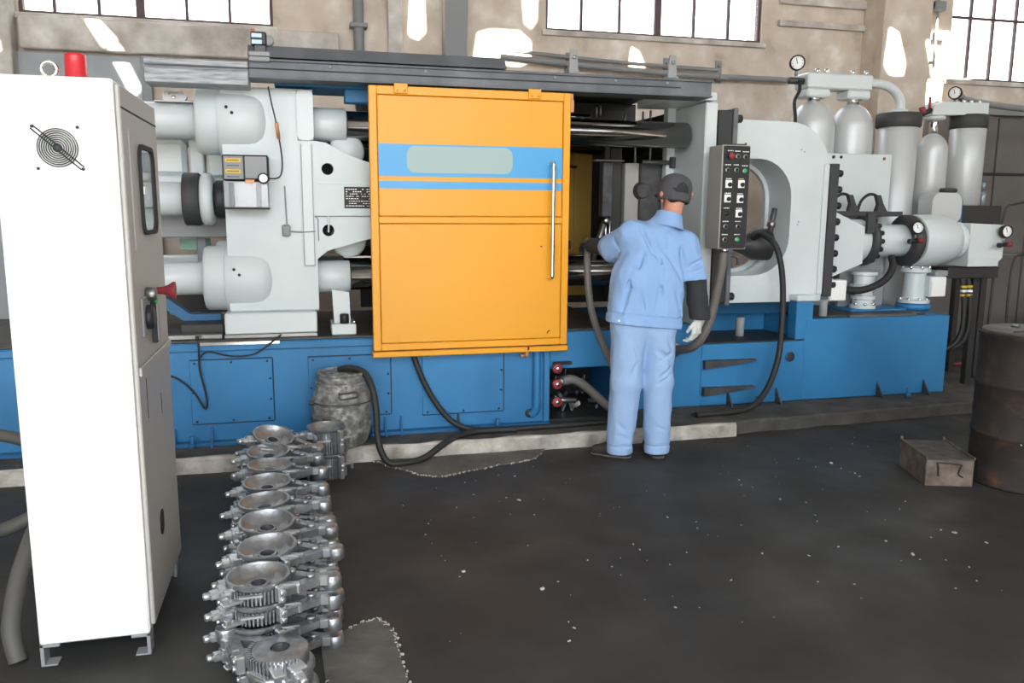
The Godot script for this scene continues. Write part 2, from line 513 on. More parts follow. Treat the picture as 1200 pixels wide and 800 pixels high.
func plinth(called: String, edge: Array, h: float, m: Material) -> void:
	var s := sh()
	for i in edge.size() - 1:
		var a: Vector2 = edge[i]
		var b: Vector2 = edge[i + 1]
		var a1 := Vector3(a.x, h - 0.012, a.y)
		var b1 := Vector3(b.x, h - 0.012, b.y)
		var a2 := Vector3(a.x, h, a.y - 0.015)
		var b2 := Vector3(b.x, h, b.y - 0.015)
		s.quad(Vector3(a.x, 0, a.y + 0.006), Vector3(b.x, 0, b.y + 0.006), b1, a1, Vector3.BACK)
		s.quad(a1, b1, b2, a2, Vector3(0, 0.7, 0.7))
		s.quad(a2, b2, Vector3(b.x, h, -6.7), Vector3(a.x, h, -6.7), Vector3.UP)
		s.quad(Vector3(a.x, 0, -6.7), Vector3(b.x, 0, -6.7), Vector3(b.x, h, -6.7), Vector3(a.x, h, -6.7), Vector3.FORWARD)
	for k in [0, edge.size() - 1]:
		var e: Vector2 = edge[k]
		s.quad(Vector3(e.x, 0, e.y), Vector3(e.x, h, e.y - 0.01), Vector3(e.x, h, -6.7), Vector3(e.x, 0, -6.7), Vector3.LEFT if k == 0 else Vector3.RIGHT)
	var base := struct(called, s, m)
	var top := sh()   # oily dirt over the top, a little back from the edge
	for i in edge.size() - 1:
		var a: Vector2 = edge[i]
		var b: Vector2 = edge[i + 1]
		top.quad(Vector3(a.x, h + 0.002, a.y - 0.03 + 0.02 * sin(i * 1.7)), Vector3(b.x, h + 0.002, b.y - 0.03 + 0.02 * sin(i * 1.7 + 1.7)), Vector3(b.x, h + 0.002, -6.69), Vector3(a.x, h + 0.002, -6.69), Vector3.UP)
	struct("oily_top", top, M.concrete_dark, base)
func patch(called: String, p: Array) -> void:
	var q := PackedVector2Array()
	for i in range(0, p.size(), 2): q.append(Vector2(p[i], p[i + 1]))
	var s := Shape.new()
	s.x = Transform3D(Basis(Vector3.RIGHT, PI / 2.0), Vector3.ZERO)
	s.plate(q, -0.007, -0.0)
	struct(called, s, M.screed)
	var rim := sh()
	var r := RandomNumberGenerator.new()
	r.seed = 77
	for i in q.size() - 1:
		var n := 9
		for k in n:
			var a := q[i].lerp(q[i + 1], float(k) / n) + Vector2(r.randf_range(-0.008, 0.008), r.randf_range(-0.008, 0.008))
			if r.randf() < 0.75:
				rim.x = Transform3D(Basis(Vector3.UP, r.randf() * 3.0), Vector3(a.x, 0.004, a.y))
				rim.box(Vector3.ZERO, Vector3(r.randf_range(0.006, 0.020), 0.009, r.randf_range(0.004, 0.010)), 0.002)
	struct("broken_edge", rim, M.concrete, get_node(called))

func window(n: int, x0: float, x1: float, y0: float, cuts: Array, heavy: int) -> void:
	var y1 := y0 + 1.8
	var z := -8.06
	var f := sh()
	for e in [[x0, x0 + 0.03], [x1 - 0.03, x1]]: f.span(Vector3(e[0], y0, z - 0.03), Vector3(e[1], y1, z + 0.03), 0.003)
	for e in [[y0, y0 + 0.03], [y1 - 0.03, y1]]: f.span(Vector3(x0 + 0.03, e[0], z - 0.03), Vector3(x1 - 0.03, e[1], z + 0.03), 0.003)
	var w := struct("window_%d" % n, f, M.window_bar)
	var xs := [x0 + 0.03]
	var half := [0.0]
	for i in cuts.size():
		var x: float = lerpf(x0, x1, cuts[i])
		var t := 0.035 if i == heavy else 0.012
		xs.append(x); half.append(t)
		struct("glazing_bar", sh().span(Vector3(x - t, y0 + 0.03, z - 0.02), Vector3(x + t, y1 - 0.03, z + 0.02), 0.003), M.window_bar, w)
	xs.append(x1 - 0.03); half.append(0.0)
	var rows := [y0 + 0.03, y0 + 0.68, y0 + 1.22, y1 - 0.03]
	for j in [1, 2]:
		struct("glazing_bar", sh().span(Vector3(x0 + 0.03, rows[j] - 0.012, z - 0.018), Vector3(x1 - 0.03, rows[j] + 0.012, z + 0.018), 0.003), M.window_bar, w)
	for i in xs.size() - 1:
		for j in 3:
			struct("pane", sh().span(Vector3(xs[i] + half[i], rows[j] + 0.012, z - 0.003), Vector3(xs[i + 1] - half[i + 1], rows[j + 1] - 0.012, z + 0.003), 0), M.glass, w)
	# sill
	struct("sill", sh().span(Vector3(x0 - 0.04, y0 - 0.05, -8.0), Vector3(x1 + 0.04, y0, -7.965), 0.006), M.plaster_grey, w)

func build_wall_fittings() -> void:
	var t := thing("wall_conduit", "grey vertical conduit pipe on the wall between the windows, with one clamp", "pipe", Vector3(0.58, 2.4, -7.94))
	part("pipe", sh().rod(Vector3(0.58, 2.4, -7.93), Vector3(0.58, 6.4, -7.93), 0.048), M.steel_grey, t)
	part("clamp", sh().span(Vector3(0.50, 3.12, -8.0), Vector3(0.66, 3.16, -7.87)), M.steel_grey, t)
	t = thing("wall_pipe", "long horizontal compressed-air pipe on brackets under the right-hand windows", "pipe", Vector3(2.1, 2.85, -7.9))
	part("pipe", sh().tube([Vector3(1.9, 2.93, -7.9), Vector3(3.2, 2.87, -7.9), Vector3(4.0, 2.85, -7.9), Vector3(5.05, 2.85, -7.9)], 0.028, 12, 4), M.steel_grey, t)
	part("pipe", sh().tube([Vector3(1.95, 3.0, -7.93), Vector3(3.2, 2.94, -7.93), Vector3(4.2, 2.92, -7.93)], 0.018, 10, 4), M.steel_grey, t)
	for x in [2.62, 3.66, 4.24]:
		var b := sh().span(Vector3(x - 0.035, 2.80, -8.0), Vector3(x + 0.035, 3.02, -7.985))
		b.span(Vector3(x - 0.05, 2.82, -7.985), Vector3(x + 0.05, 2.87, -7.86))
		b.rod(Vector3(x, 2.97, -7.99), Vector3(x, 2.97, -7.96), 0.016, 8)
		part("bracket", b, M.steel_grey, t)
	t = thing("wall_lamp_arm", "small rusty fitting hanging from a rod beside the far right window", "fitting", Vector3(6.9, 3.2, -7.9))
	part("rod", sh().rod(Vector3(6.78, 3.05, -7.9), Vector3(6.78, 3.9, -7.9), 0.014, 8), M.steel_grey, t)
	part("fitting", sh().span(Vector3(6.70, 3.64, -7.96), Vector3(6.84, 3.74, -7.84), 0.01), M.steel_grey, t)
	part("knob", sh().ball(Vector3(6.69, 3.70, -7.9), Vector3(0.05, 0.04, 0.05), 10), M.rust, t)
	part("bracket", sh().span(Vector3(6.76, 3.10, -8.0), Vector3(6.80, 3.13, -7.9)), M.steel_grey, t)

func build_background() -> void:
	# sheet-metal gate on the back wall, right
	var t := thing("sheet_gate", "dark grey sheet-metal gate on the back wall behind the machine's right end", "gate", Vector3(8.4, 0, -7.93))
	part("frame", sh().span(Vector3(6.75, 2.58, -7.98), Vector3(10.4, 2.70, -7.86)), M.steel_grey, t)
	var xs := [6.75, 7.35, 7.76, 8.28, 8.9, 9.6, 10.4]
	for i in xs.size() - 1:
		for row in [[0.02, 1.0], [1.02, 1.92], [1.94, 2.56]]:
			part("panel", sh().span(Vector3(xs[i] + 0.012, row[0], -7.97), Vector3(xs[i + 1] - 0.012, row[1], -7.93), 0.006), M.dark_sheet, t)
	part("frame", sh().span(Vector3(6.72, 1.915, -7.985), Vector3(10.4, 1.945, -7.915)), M.seam, t)
	t = thing("handrail", "bent dark pipe rail standing at the far right beyond the machine", "railing", Vector3(8.2, 0, -7.4))
	part("rail", sh().tube([Vector3(7.35, 0.0, -7.4), Vector3(7.4, 1.35, -7.4), Vector3(7.62, 1.60, -7.4), Vector3(8.6, 1.62, -7.4), Vector3(9.6, 1.62, -7.4)], 0.014, 8, 5), M.iron, t)
	part("rail", sh().tube([Vector3(7.5, 0.0, -7.3), Vector3(7.5, 0.9, -7.3), Vector3(7.7, 1.05, -7.3), Vector3(8.6, 1.08, -7.3), Vector3(9.4, 1.08, -7.3)], 0.014, 8, 5), M.iron, t)
	part("post", sh().rod(Vector3(8.9, 0, -7.4), Vector3(8.9, 1.62, -7.4), 0.014, 8), M.iron, t)
	part("post", sh().rod(Vector3(9.4, 0, -7.4), Vector3(9.4, 1.62, -7.4), 0.014, 8), M.iron, t)
	t = thing("scrap_tub", "low dark round tub heaped with metal scrap in the far right background", "tub", Vector3(8.05, 0, -7.0))
	part("tub", sh().lathe(Vector3(8.05, 0, -6.9), Vector3.UP, [Vector2(0, 0), Vector2(0.36, 0), Vector2(0.37, 0.02), Vector2(0.37, 0.5), Vector2(0.385, 0.52), Vector2(0.37, 0.54), Vector2(0.35, 0.54), Vector2(0.34, 0.46), Vector2(0, 0.46)], 28), M.iron_dark, t)
	var r := RandomNumberGenerator.new()
	r.seed = 3
	for i in 26:
		var a := r.randf() * TAU
		var d := sqrt(r.randf()) * 0.29
		var s := sh(Vector3(8.05 + cos(a) * d, 0.49 + r.randf() * 0.04, -6.9 + sin(a) * d), Vector3(r.randf() * 3, r.randf() * 3, r.randf() * 3))
		s.box(Vector3.ZERO, Vector3(r.randf_range(0.05, 0.14), r.randf_range(0.02, 0.05), r.randf_range(0.03, 0.08)), 0.006)
		part("scrap", s, M.cast, t)
	t = thing("red_hose", "thin red hose lying on the floor beyond the machine's right end", "hose", Vector3(6.6, 0, -6.4))
	part("hose", sh().tube([Vector3(5.6, 0.02, -6.9), Vector3(6.2, 0.02, -6.6), Vector3(6.8, 0.02, -6.75), Vector3(7.6, 0.02, -6.4), Vector3(8.6, 0.02, -6.2)], 0.016, 8, 6), M.red_dull, t)

func build_bed() -> void:
	var t := thing("machine_bed", "long blue steel bed of the casting machine on the concrete plinth", "machine bed", Vector3(1.5, 0.09, -5.7))
	var s := sh()
	s.span(Vector3(-2.4, 0.09, -6.4), Vector3(1.56, 0.705, -5.08), 0.008)
	s.span(Vector3(1.56, 0.46, -6.4), Vector3(2.12, 0.705, -5.08), 0.008)       # over the pit
	s.span(Vector3(1.56, 0.09, -6.4), Vector3(2.12, 0.46, -5.85), 0.004)       # back of the pit
	part("left_section", s, M.blue, t)
	s = sh()
	s.span(Vector3(2.12, 0.09, -6.4), Vector3(2.78, 0.70, -5.30), 0.006)
	s.span(Vector3(2.78, 0.09, -6.4), Vector3(3.62, 0.545, -5.30), 0.006)
	s.span(Vector3(2.78, 0.545, -6.4), Vector3(3.62, 0.705, -5.86), 0.006)
	s.span(Vector3(3.62, 0.09, -6.4), Vector3(4.90, 0.705, -5.30), 0.008)
	part("right_section", s, M.blue, t)
	part("tray", sh().span(Vector3(2.80, 0.545, -5.86), Vector3(3.61, 0.555, -5.32), 0.003), M.iron_dark, t, "dark oily tray in the right half of the blue bed")
	part("pit_floor", sh().span(Vector3(1.57, 0.09, -5.84), Vector3(2.11, 0.115, -5.10), 0.003), M.iron_dark, t)
	part("pit_lining", sh().span(Vector3(1.575, 0.115, -5.845), Vector3(2.105, 0.455, -5.80), 0.003), M.iron_dark, t)
	part("top_plate", sh().span(Vector3(-2.4, 0.705, -6.38), Vector3(2.11, 0.722, -5.10), 0.004), M.iron, t)
	part("edge_strip", sh().span(Vector3(-0.60, 0.692, -5.08), Vector3(-0.14, 0.712, -5.068), 0.002), M.bright, t)  # bright strip painted in as the highlight on the bed's front lip
	part("lip", sh().span(Vector3(-2.4, 0.655, -5.08), Vector3(1.56, 0.662, -5.072), 0.002), M.blue_dark, t)
	part("top_plate", sh().span(Vector3(3.66, 0.705, -6.2), Vector3(4.72, 0.721, -5.36), 0.004), M.iron, t)
	# bolted covers
	for c in [[-0.66, 0.22, -0.19, 0.605], [0.02, 0.22, 0.52, 0.60], [0.72, 0.20, 1.25, 0.60]]:
		var p := part("access_cover", sh().span(Vector3(c[0], c[1], -5.08), Vector3(c[2], c[3], -5.070), 0.003), M.blue, t)
		for e in [[0.06, 0.04], [0.5, 0.04], [0.94, 0.04], [0.06, 0.96], [0.5, 0.96], [0.94, 0.96], [0.97, 0.35], [0.97, 0.68], [0.03, 0.5]]:
			var o := Vector3(lerpf(c[0], c[2], e[0]), lerpf(c[1], c[3], e[1]), -5.072)
			part("bolt", sh().rod(o, o + Vector3(0, 0, 0.008), 0.007, 8), M.bolt, p)
		part("gap", sh().span(Vector3(c[0], c[3], -5.08), Vector3(c[2], c[3] + 0.006, -5.076), 0), M.seam, p)
		part("gap", sh().span(Vector3(c[2], c[1], -5.08), Vector3(c[2] + 0.006, c[3], -5.076), 0), M.seam, p)
		part("gap", sh().span(Vector3(c[0], c[1] - 0.006, -5.08), Vector3(c[2], c[1], -5.076), 0), M.seam, p)
	# end panel beside the pit, with its drain pipe
	part("end_plate", sh().span(Vector3(1.52, 0.10, -5.08), Vector3(1.56, 0.66, -5.055), 0.004), M.blue, t)
	part("drain_pipe", sh().tube([Vector3(1.47, 0.64, -5.05), Vector3(1.47, 0.30, -5.05), Vector3(1.47, 0.20, -5.055), Vector3(1.44, 0.16, -5.075)], 0.026, 12), M.blue, t)
	part("drain_hole", sh().rod(Vector3(1.43, 0.17, -5.082), Vector3(1.43, 0.17, -5.068), 0.03, 16), M.seam, t)
	# gussets and anchor studs along the foot
	for x in [-0.76, -0.55, -0.28, 0.48, 0.58, 0.95, 3.0, 3.4, 4.28, 4.70]:
		var z := -5.08 if x < 2.0 else -5.30
		var g := sh(Vector3(x, 0.09, z), Vector3(0, PI / 2.0, 0))
		g.plate(pv([0.0, 0.0, -0.09, 0.0, 0.0, 0.11]), -0.006, 0.006)
		part("gusset", g, M.blue_dark if x < 0.9 else M.iron, t)
	for x in [-0.66, 0.40, 1.20, 2.5, 3.2, 4.5]:
		var z := -5.02 if x < 2.0 else -5.22
		var b := sh().rod(Vector3(x, 0.088, z), Vector3(x, 0.16, z), 0.014, 10).rod(Vector3(x, 0.09, z), Vector3(x, 0.115, z), 0.026, 6)
		part("anchor_stud", b, M.blue_dark, t)
	part("foot_rail", sh().span(Vector3(-2.4, 0.09, -5.08), Vector3(1.56, 0.115, -5.02), 0.004), M.blue_dark, t)
	# wedge-shaped lugs, round port and stub on the right half
	for y in [0.37, 0.17]:
		var w := sh().plate(pv([2.79, y, 3.20, y + 0.045, 3.20, y + 0.058, 2.79, y + 0.062]), -5.30, -5.255)
		part("wedge_lug", w, M.iron, t, "dark tapered lug on the blue bed")
	part("port", sh().rod(Vector3(3.50, 0.43, -5.302), Vector3(3.50, 0.43, -5.292), 0.034, 20), M.seam, t)
	part("port_rim", sh().pipe(Vector3(3.50, 0.43, -5.30), Vector3.BACK, 0.012, 0.04, 0.033, 24), M.blue_dark, t)
	part("front_strip", sh().span(Vector3(4.0, 0.706, -5.34), Vector3(4.6, 0.722, -5.31), 0.003), M.steel, t)
	var st := thing("stop_block", "blue stop block with a pale cap on the bed under the injection housing's right corner", "block", Vector3(3.61, 0.556, -5.36))
	part("stop_block", sh().span(Vector3(3.54, 0.556, -5.42), Vector3(3.68, 0.84, -5.303), 0.006), M.blue, st)
	part("stop_cap", sh().span(Vector3(3.53, 0.84, -5.43), Vector3(3.69, 0.885, -5.29), 0.008), M.light, st)
	st = thing("steel_pin", "short grey steel pin standing in the bed's dark tray", "pin", Vector3(3.22, 0.556, -5.55), "grey pins on the bed")
	part("pin", sh().rod(Vector3(3.22, 0.556, -5.55), Vector3(3.22, 0.70, -5.55), 0.032, 16), M.steel_grey, st)
	st = thing("steel_pin", "short grey steel pin standing on the bed right of the blue stop block", "pin", Vector3(3.78, 0.706, -5.33), "grey pins on the bed")
	part("pin", sh().rod(Vector3(3.78, 0.722, -5.33), Vector3(3.78, 0.845, -5.33), 0.03, 16), M.steel_grey, st)
	# valves in the pit
	for y in [0.475, 0.37, 0.25]:
		var v := thing("shutoff_valve", ["red-handled valve on top of the pit opening in the blue bed", "red valve in the pit opening, level with the thick grey hose", "lowest red valve in the pit opening, below the grey hose"][[0.475, 0.37, 0.25].find(y)], "valve", Vector3(1.61, y, -5.05), "red valves at the pit opening")
		var c := Vector3(1.62, y, -5.05)
		part("body", sh().rod(c + Vector3(-0.02, 0, -0.05), c + Vector3(-0.02, 0, 0.02), 0.022, 12), M.steel, v)
		part("handwheel", sh().rod(c + Vector3(-0.02, 0, 0.02), c + Vector3(-0.02, 0, 0.045), 0.034, 18, 0.3), M.red_dull, v)
		part("hub", sh().rod(c + Vector3(-0.02, 0, 0.045), c + Vector3(-0.02, 0, 0.052), 0.013, 10), M.bright, v)
		if y < 0.47: part("outlet", sh().rod(c + Vector3(0.0, 0, -0.02), c + Vector3(0.13, -0.01, -0.03), 0.018, 10), M.steel, v)
		else: part("lever", sh().box(c + Vector3(0.02, 0.03, 0.01), Vector3(0.13, 0.018, 0.03), 0.005), M.rust, v)
	var p2 := thing("pit_hose", "thick grey hose bending down through the pit opening in the bed", "hose", Vector3(1.75, 0.12, -5.1))
	part("hose", sh().tube([Vector3(1.64, 0.37, -5.09), Vector3(1.72, 0.385, -5.08), Vector3(1.82, 0.33, -5.07), Vector3(1.95, 0.21, -5.05), Vector3(2.06, 0.13, -5.04)], 0.03, 12), M.hose_grey, p2)
	part("coupling", sh().rod(Vector3(1.63, 0.37, -5.09), Vector3(1.67, 0.374, -5.09), 0.036, 12), M.steel, p2)
	var r := RandomNumberGenerator.new()
	r.seed = 12
	for i in 16:
		var s2 := sh(Vector3(r.randf_range(1.70, 2.05), 0.135 + r.randf() * 0.02, r.randf_range(-5.7, -5.2)), Vector3(r.randf() * 3, r.randf() * 3, r.randf() * 3))
		s2.box(Vector3.ZERO, Vector3(r.randf_range(0.02, 0.07), r.randf_range(0.01, 0.03), r.randf_range(0.015, 0.05)), 0.003)
		var o := obj("scrap_piece", s2, M.cast_bright)
		tag(o, "bit of shiny metal scrap lying in the dark pit of the bed", "scrap", "scrap bits in the pit")
	for i in 5:
		var c := Vector3(1.70 + i * 0.075, 0.20 + 0.05 * (i % 3), -5.78)
		part("pit_fitting", sh().rod(c, c + Vector3(0.02, 0.0, 0.1), 0.014, 8).rod(c + Vector3(0.02, -0.03, 0.1), c + Vector3(0.02, 0.04, 0.11), 0.012, 8), M.steel, t)

func build_clamp() -> void:
	# four tie bars through the clamping unit
	var where := [["upper front", 2.01, -5.36], ["lower front", 1.07, -5.36], ["upper rear", 2.01, -6.15], ["lower rear", 1.07, -6.15]]
	for w in where:
		var t := thing("tie_bar", "%s tie bar of the machine, grey sleeve at left, polished steel behind the door" % w[0], "tie bar", Vector3(0.9, w[1], w[2]), "tie bars of the casting machine")
		part("sleeve", sh().rod(Vector3(-1.5, w[1], w[2]), Vector3(-0.56, w[1], w[2]), 0.102, 32, 0.05), M.light_b, t)
		part("sleeve", sh().rod(Vector3(0.09, w[1], w[2]), Vector3(0.30, w[1], w[2]), 0.102, 32, 0.05), M.light_b, t)
		part("bar", sh().rod(Vector3(0.30, w[1], w[2]), Vector3(2.62, w[1], w[2]), 0.088, 36, 0.05), M.chrome_dark, t)
	# the clamping plate
	var t := thing("clamp_plate", "pale grey-green clamping plate with round tie-bar housings, left of the orange door", "machine plate", Vector3(-0.15, 0.722, -5.6))
	var z := -5.2
	var bored := Shape.new()   # profile in (depth, y), run along x, bored for the four bars
	bored.x = Transform3D(Basis(Vector3.UP, PI / 2.0), Vector3.ZERO)
	var bores := []
	for q in where: bores.append(disc(-q[2], q[1], 0.106, 32))
	bored.plate(rrect(5.2, 0.87, 6.42, 2.20, 0.02), -0.425, 0.10, bores)
	part("plate", bored, M.light, t)
	part("foot", sh().span(Vector3(-0.455, 0.745, -6.3), Vector3(0.085, 0.872, -5.13), 0.008), M.light_b, t)
	part("shoe", sh().span(Vector3(-0.46, 0.722, -6.3), Vector3(0.085, 0.748, -5.12), 0.004), M.steel, t)
	part("rib", sh().plate(rrect(0.02, 1.15, 0.085, 1.88, 0.012), z, z + 0.012), M.light_b, t)
	part("rib", sh().plate(rrect(0.005, 1.90, 0.10, 2.19, 0.03), z, z + 0.014), M.light_b, t)
	for y in [2.01, 1.07]:
		for zz in [-5.36, -6.15]:
			var h := sh().lathe(Vector3(-0.575, y, zz), Vector3.RIGHT, [Vector2(0.106, 0), Vector2(0.17, 0), Vector2(0.185, 0.004), Vector2(0.198, 0.02), Vector2(0.2, 0.12), Vector2(0.196, 0.132), Vector2(0.106, 0.132), Vector2(0.106, 0)], 44)
			part("nut_ring", h, M.light, t)
			h = sh().lathe(Vector3(-0.445, y, zz), Vector3.RIGHT, [Vector2(0.106, 0), Vector2(0.212, 0), Vector2(0.216, 0.005), Vector2(0.214, 0.16), Vector2(0.208, 0.21), Vector2(0.19, 0.25), Vector2(0.155, 0.275), Vector2(0.106, 0.29)], 44)
			var hp := part("nut_housing", h, M.light, t)
			if zz > -6.0:
				for q in [[-0.39, 0.3], [-0.36, 0.15]]:
					var a: float = q[1]
					var o := Vector3(q[0], y + sin(a) * 0.212, zz + cos(a) * 0.212)
					part("grease_nipple", sh().rod(o, o + Vector3(0, sin(a), cos(a)) * 0.012, 0.009, 8), M.bolt, hp)
	# toggle bracket, a tapering cheek with two holes
	var holes := [disc(0.175, 1.735, 0.036), disc(0.17, 1.365, 0.036)]
	part("toggle_cheek", sh().plate(pv([0.10, 1.90, 0.17, 1.89, 0.30, 1.82, 0.60, 1.72, 0.60, 1.36, 0.30, 1.28, 0.16, 1.24, 0.10, 1.19]), -5.30, z + 0.0, holes), M.light, t)
	for fr in [[0.02, 1.15, 0.085, 1.88], [0.005, 1.90, 0.10, 2.185], [-0.16, 1.1, -0.076, 1.665]]:
		var ln := sh()
		ln.span(Vector3(fr[0], fr[1], z), Vector3(fr[0] + 0.004, fr[3], z + 0.013), 0).span(Vector3(fr[2] - 0.004, fr[1], z), Vector3(fr[2], fr[3], z + 0.013), 0)
		if fr[2] > 0.0: ln.span(Vector3(fr[0], fr[1], z), Vector3(fr[2], fr[1] + 0.004, z + 0.013), 0)
		if fr[2] > 0.0: part("seam", ln, M.steel_grey, t)
	part("hole_wire", sh().tube([Vector3(0.17, 1.45, z + 0.008), Vector3(0.172, 1.40, z + 0.012), Vector3(0.17, 1.355, z - 0.005)], 0.006, 8, 4), M.light_b, t)
	part("weld_line", sh().span(Vector3(0.11, 1.645, z), Vector3(0.60, 1.655, z + 0.004), 0.001), M.light_b, t)
	part("weld_line", sh().tube([Vector3(0.11, 1.30, z + 0.003), Vector3(0.11, 1.43, z + 0.003), Vector3(0.13, 1.45, z + 0.003), Vector3(0.60, 1.45, z + 0.003)], 0.004, 6, 3), M.steel_grey, t)
	part("core", sh().span(Vector3(0.10, 1.25, -6.0), Vector3(0.55, 1.8, -5.5), 0.01), M.iron_dark, t)
	for q in [[0.20, 1.80], [0.20, 1.25]]:
		part("link", sh().rod(Vector3(q[0] + 0.1, q[1] + 0.05, -5.55), Vector3(q[0] + 0.1, q[1] + 0.05, -5.32), 0.11, 24), M.light_b, t)
	var pipe := sh().tube([Vector3(-0.08, 1.63, z + 0.006), Vector3(-0.078, 1.5, z + 0.006), Vector3(-0.075, 1.40, z + 0.008)], 0.005, 6, 2).span(Vector3(-0.105, 1.33, z), Vector3(-0.055, 1.40, z + 0.03), 0.008)
	pipe.tube([Vector3(-0.055, 1.36, z + 0.012), Vector3(0.02, 1.355, z + 0.012), Vector3(0.09, 1.36, z + 0.012)], 0.004, 6, 2)
	part("oil_line", pipe, M.steel_grey, t)
	# nameplate of the machine: white print on black
	var np := part("nameplate", sh().span(Vector3(0.27, 1.50, z), Vector3(0.45, 1.63, z + 0.004), 0.001), M.black, t)
	var r := RandomNumberGenerator.new()
	r.seed = 8
	var ink := sh()
	for row in 8:
		var y := 1.618 - row * 0.0145
		var x := 0.28
		while x < 0.43:
			var l := r.randf_range(0.006, 0.02) if row > 1 else 0.010
			if r.randf() < 0.72: ink.span(Vector3(x, y - (0.004 if row > 1 else 0.006), z + 0.004), Vector3(x + l, y, z + 0.0046), 0)
			x += l + 0.004
	part("print", ink, M.dial, np)
	# the lower bar support in front
	var g := thing("bar_support", "pale grey support foot holding the lower front tie bar, left of the orange door", "bracket", Vector3(0.24, 0.722, -5.3))
	part("leg", sh().plate(pv([0.19, 0.79, 0.29, 0.79, 0.285, 0.98, 0.18, 1.0]), -5.36, -5.20), M.light_b, g)
	part("foot", sh().span(Vector3(0.17, 0.722, -5.40), Vector3(0.32, 0.79, -5.14), 0.006), M.light_b, g)
	part("bolt", sh().rod(Vector3(0.25, 0.79, -5.17), Vector3(0.25, 0.85, -5.17), 0.028, 12), M.black, g)
	part("bolt", sh().rod(Vector3(0.31, 0.79, -5.18), Vector3(0.31, 0.805, -5.18), 0.016, 8), M.bright, g)
	# ejector cylinder between the bars
	var e := thing("closing_cylinder", "grey hydraulic cylinder with a black ring between the left tie bars", "cylinder", Vector3(-0.9, 1.44, -5.6))
	part("barrel", sh().rod(Vector3(-1.6, 1.55, -5.6), Vector3(-0.70, 1.55, -5.6), 0.105, 32, 0.05), M.light_b, e)
	part("ring", sh().rod(Vector3(-0.70, 1.55, -5.6), Vector3(-0.60, 1.55, -5.6), 0.165, 36, 0.05), M.dark, e, "black ring")
	part("flange", sh().rod(Vector3(-0.60, 1.55, -5.6), Vector3(-0.52, 1.55, -5.6), 0.165, 36, 0.12), M.light_b, e)
	part("rod", sh().rod(Vector3(-0.52, 1.55, -5.6), Vector3(-0.425, 1.55, -5.6), 0.12, 28), M.iron_dark, e)
	# tank and boxes behind the bars
	var b := thing("oil_tank", "white ribbed box tank behind the left tie bars", "tank", Vector3(-0.9, 0.722, -6.0))
	part("body", sh().span(Vector3(-1.5, 1.70, -5.94), Vector3(-0.70, 1.93, -5.80), 0.03), M.light_b, b)
	part("body", sh().span(Vector3(-0.68, 1.70, -5.94), Vector3(-0.59, 1.93, -5.79), 0.01), M.light_b, b)
	part("body", sh().span(Vector3(-0.565, 1.70, -5.94), Vector3(-0.46, 1.90, -5.78), 0.01), M.light_b, b)
	part("base", sh().span(Vector3(-1.5, 1.62, -5.94), Vector3(-0.46, 1.70, -5.80), 0.01), M.light_b, b)
	part("shelf", sh().span(Vector3(-1.5, 1.60, -5.98), Vector3(-0.46, 1.622, -5.78), 0.004), M.dark, b)
	part("cabinet", sh().span(Vector3(-1.5, 1.30, -6.0), Vector3(-0.46, 1.45, -5.85), 0.008), M.panel_grey, b)
	part("leg", sh().span(Vector3(-0.68, 0.722, -6.0), Vector3(-0.62, 1.60, -5.94), 0.006), M.steel_grey, b)
	part("leg", sh().span(Vector3(-1.45, 0.722, -6.0), Vector3(-1.38, 1.60, -5.94), 0.006), M.steel_grey, b)
	part("sight_panel", sh().span(Vector3(-0.80, 1.21, -6.05), Vector3(-0.60, 1.29, -6.03), 0.004), M.green_pale, b, "pale green panel")
	# bed-end clutter at the left: blue strut, rail plates
	var k := thing("blue_strut", "dark blue angled strut and plates on the bed beside the white cabinet", "bracket", Vector3(-0.75, 0.722, -5.4))
	part("strut", sh().plate(pv([-0.98, 0.98, -0.86, 0.98, -0.68, 0.84, -0.50, 0.84, -0.50, 0.80, -0.72, 0.80]), -5.50, -5.42), M.blue_dark, k)
	part("plate", sh().span(Vector3(-0.72, 0.724, -5.42), Vector3(-0.47, 0.80, -5.24), 0.006), M.iron_dark, k)
	part("rail", sh().span(Vector3(-1.0, 0.723, -5.22), Vector3(-0.47, 0.752, -5.13), 0.004), M.steel, k)
	part("green_plate", sh().span(Vector3(-1.1, 0.80, -5.9), Vector3(-0.5, 0.96, -5.86), 0.004), M.iron_dark, k)
	# a counter box hung on the plate
	var c := thing("counter_box", "small black-framed counter box with yellow labels and a clear pocket on the clamping plate", "meter box", Vector3(-0.29, 1.49, -5.0))
	var zf := -5.06
	part("case", sh().span(Vector3(-0.42, 1.655, -5.2), Vector3(-0.165, 1.80, zf), 0.006), M.black, c)
	part("label_panel", sh().span(Vector3(-0.412, 1.662, zf), Vector3(-0.305, 1.792, zf + 0.004), 0.002), M.steel_grey, c)
	for y in [1.768, 1.738, 1.706, 1.675]:
		var m: Material = M.yellow if y in [1.768, 1.706] else M.panel_grey
		var lb := part("label_strip", sh().span(Vector3(-0.402, y - 0.011, zf + 0.004), Vector3(-0.318, y + 0.012, zf + 0.006), 0.001), m, c)
		var inkl := sh()
		for i in 9: inkl.span(Vector3(-0.393 + i * 0.0075, y - 0.003, zf + 0.006), Vector3(-0.388 + i * 0.0075, y + 0.004, zf + 0.0066), 0)
		part("print", inkl, M.dark, lb)
	part("window", sh().span(Vector3(-0.295, 1.668, zf), Vector3(-0.175, 1.792, zf + 0.003), 0.002), M.panel_grey, c)
	part("dial", sh().rod(Vector3(-0.195, 1.668, zf), Vector3(-0.195, 1.668, zf + 0.03), 0.032, 20), M.black, c)
	part("dial_face", sh().rod(Vector3(-0.195, 1.668, zf + 0.03), Vector3(-0.195, 1.668, zf + 0.034), 0.024, 20), M.dial, c)
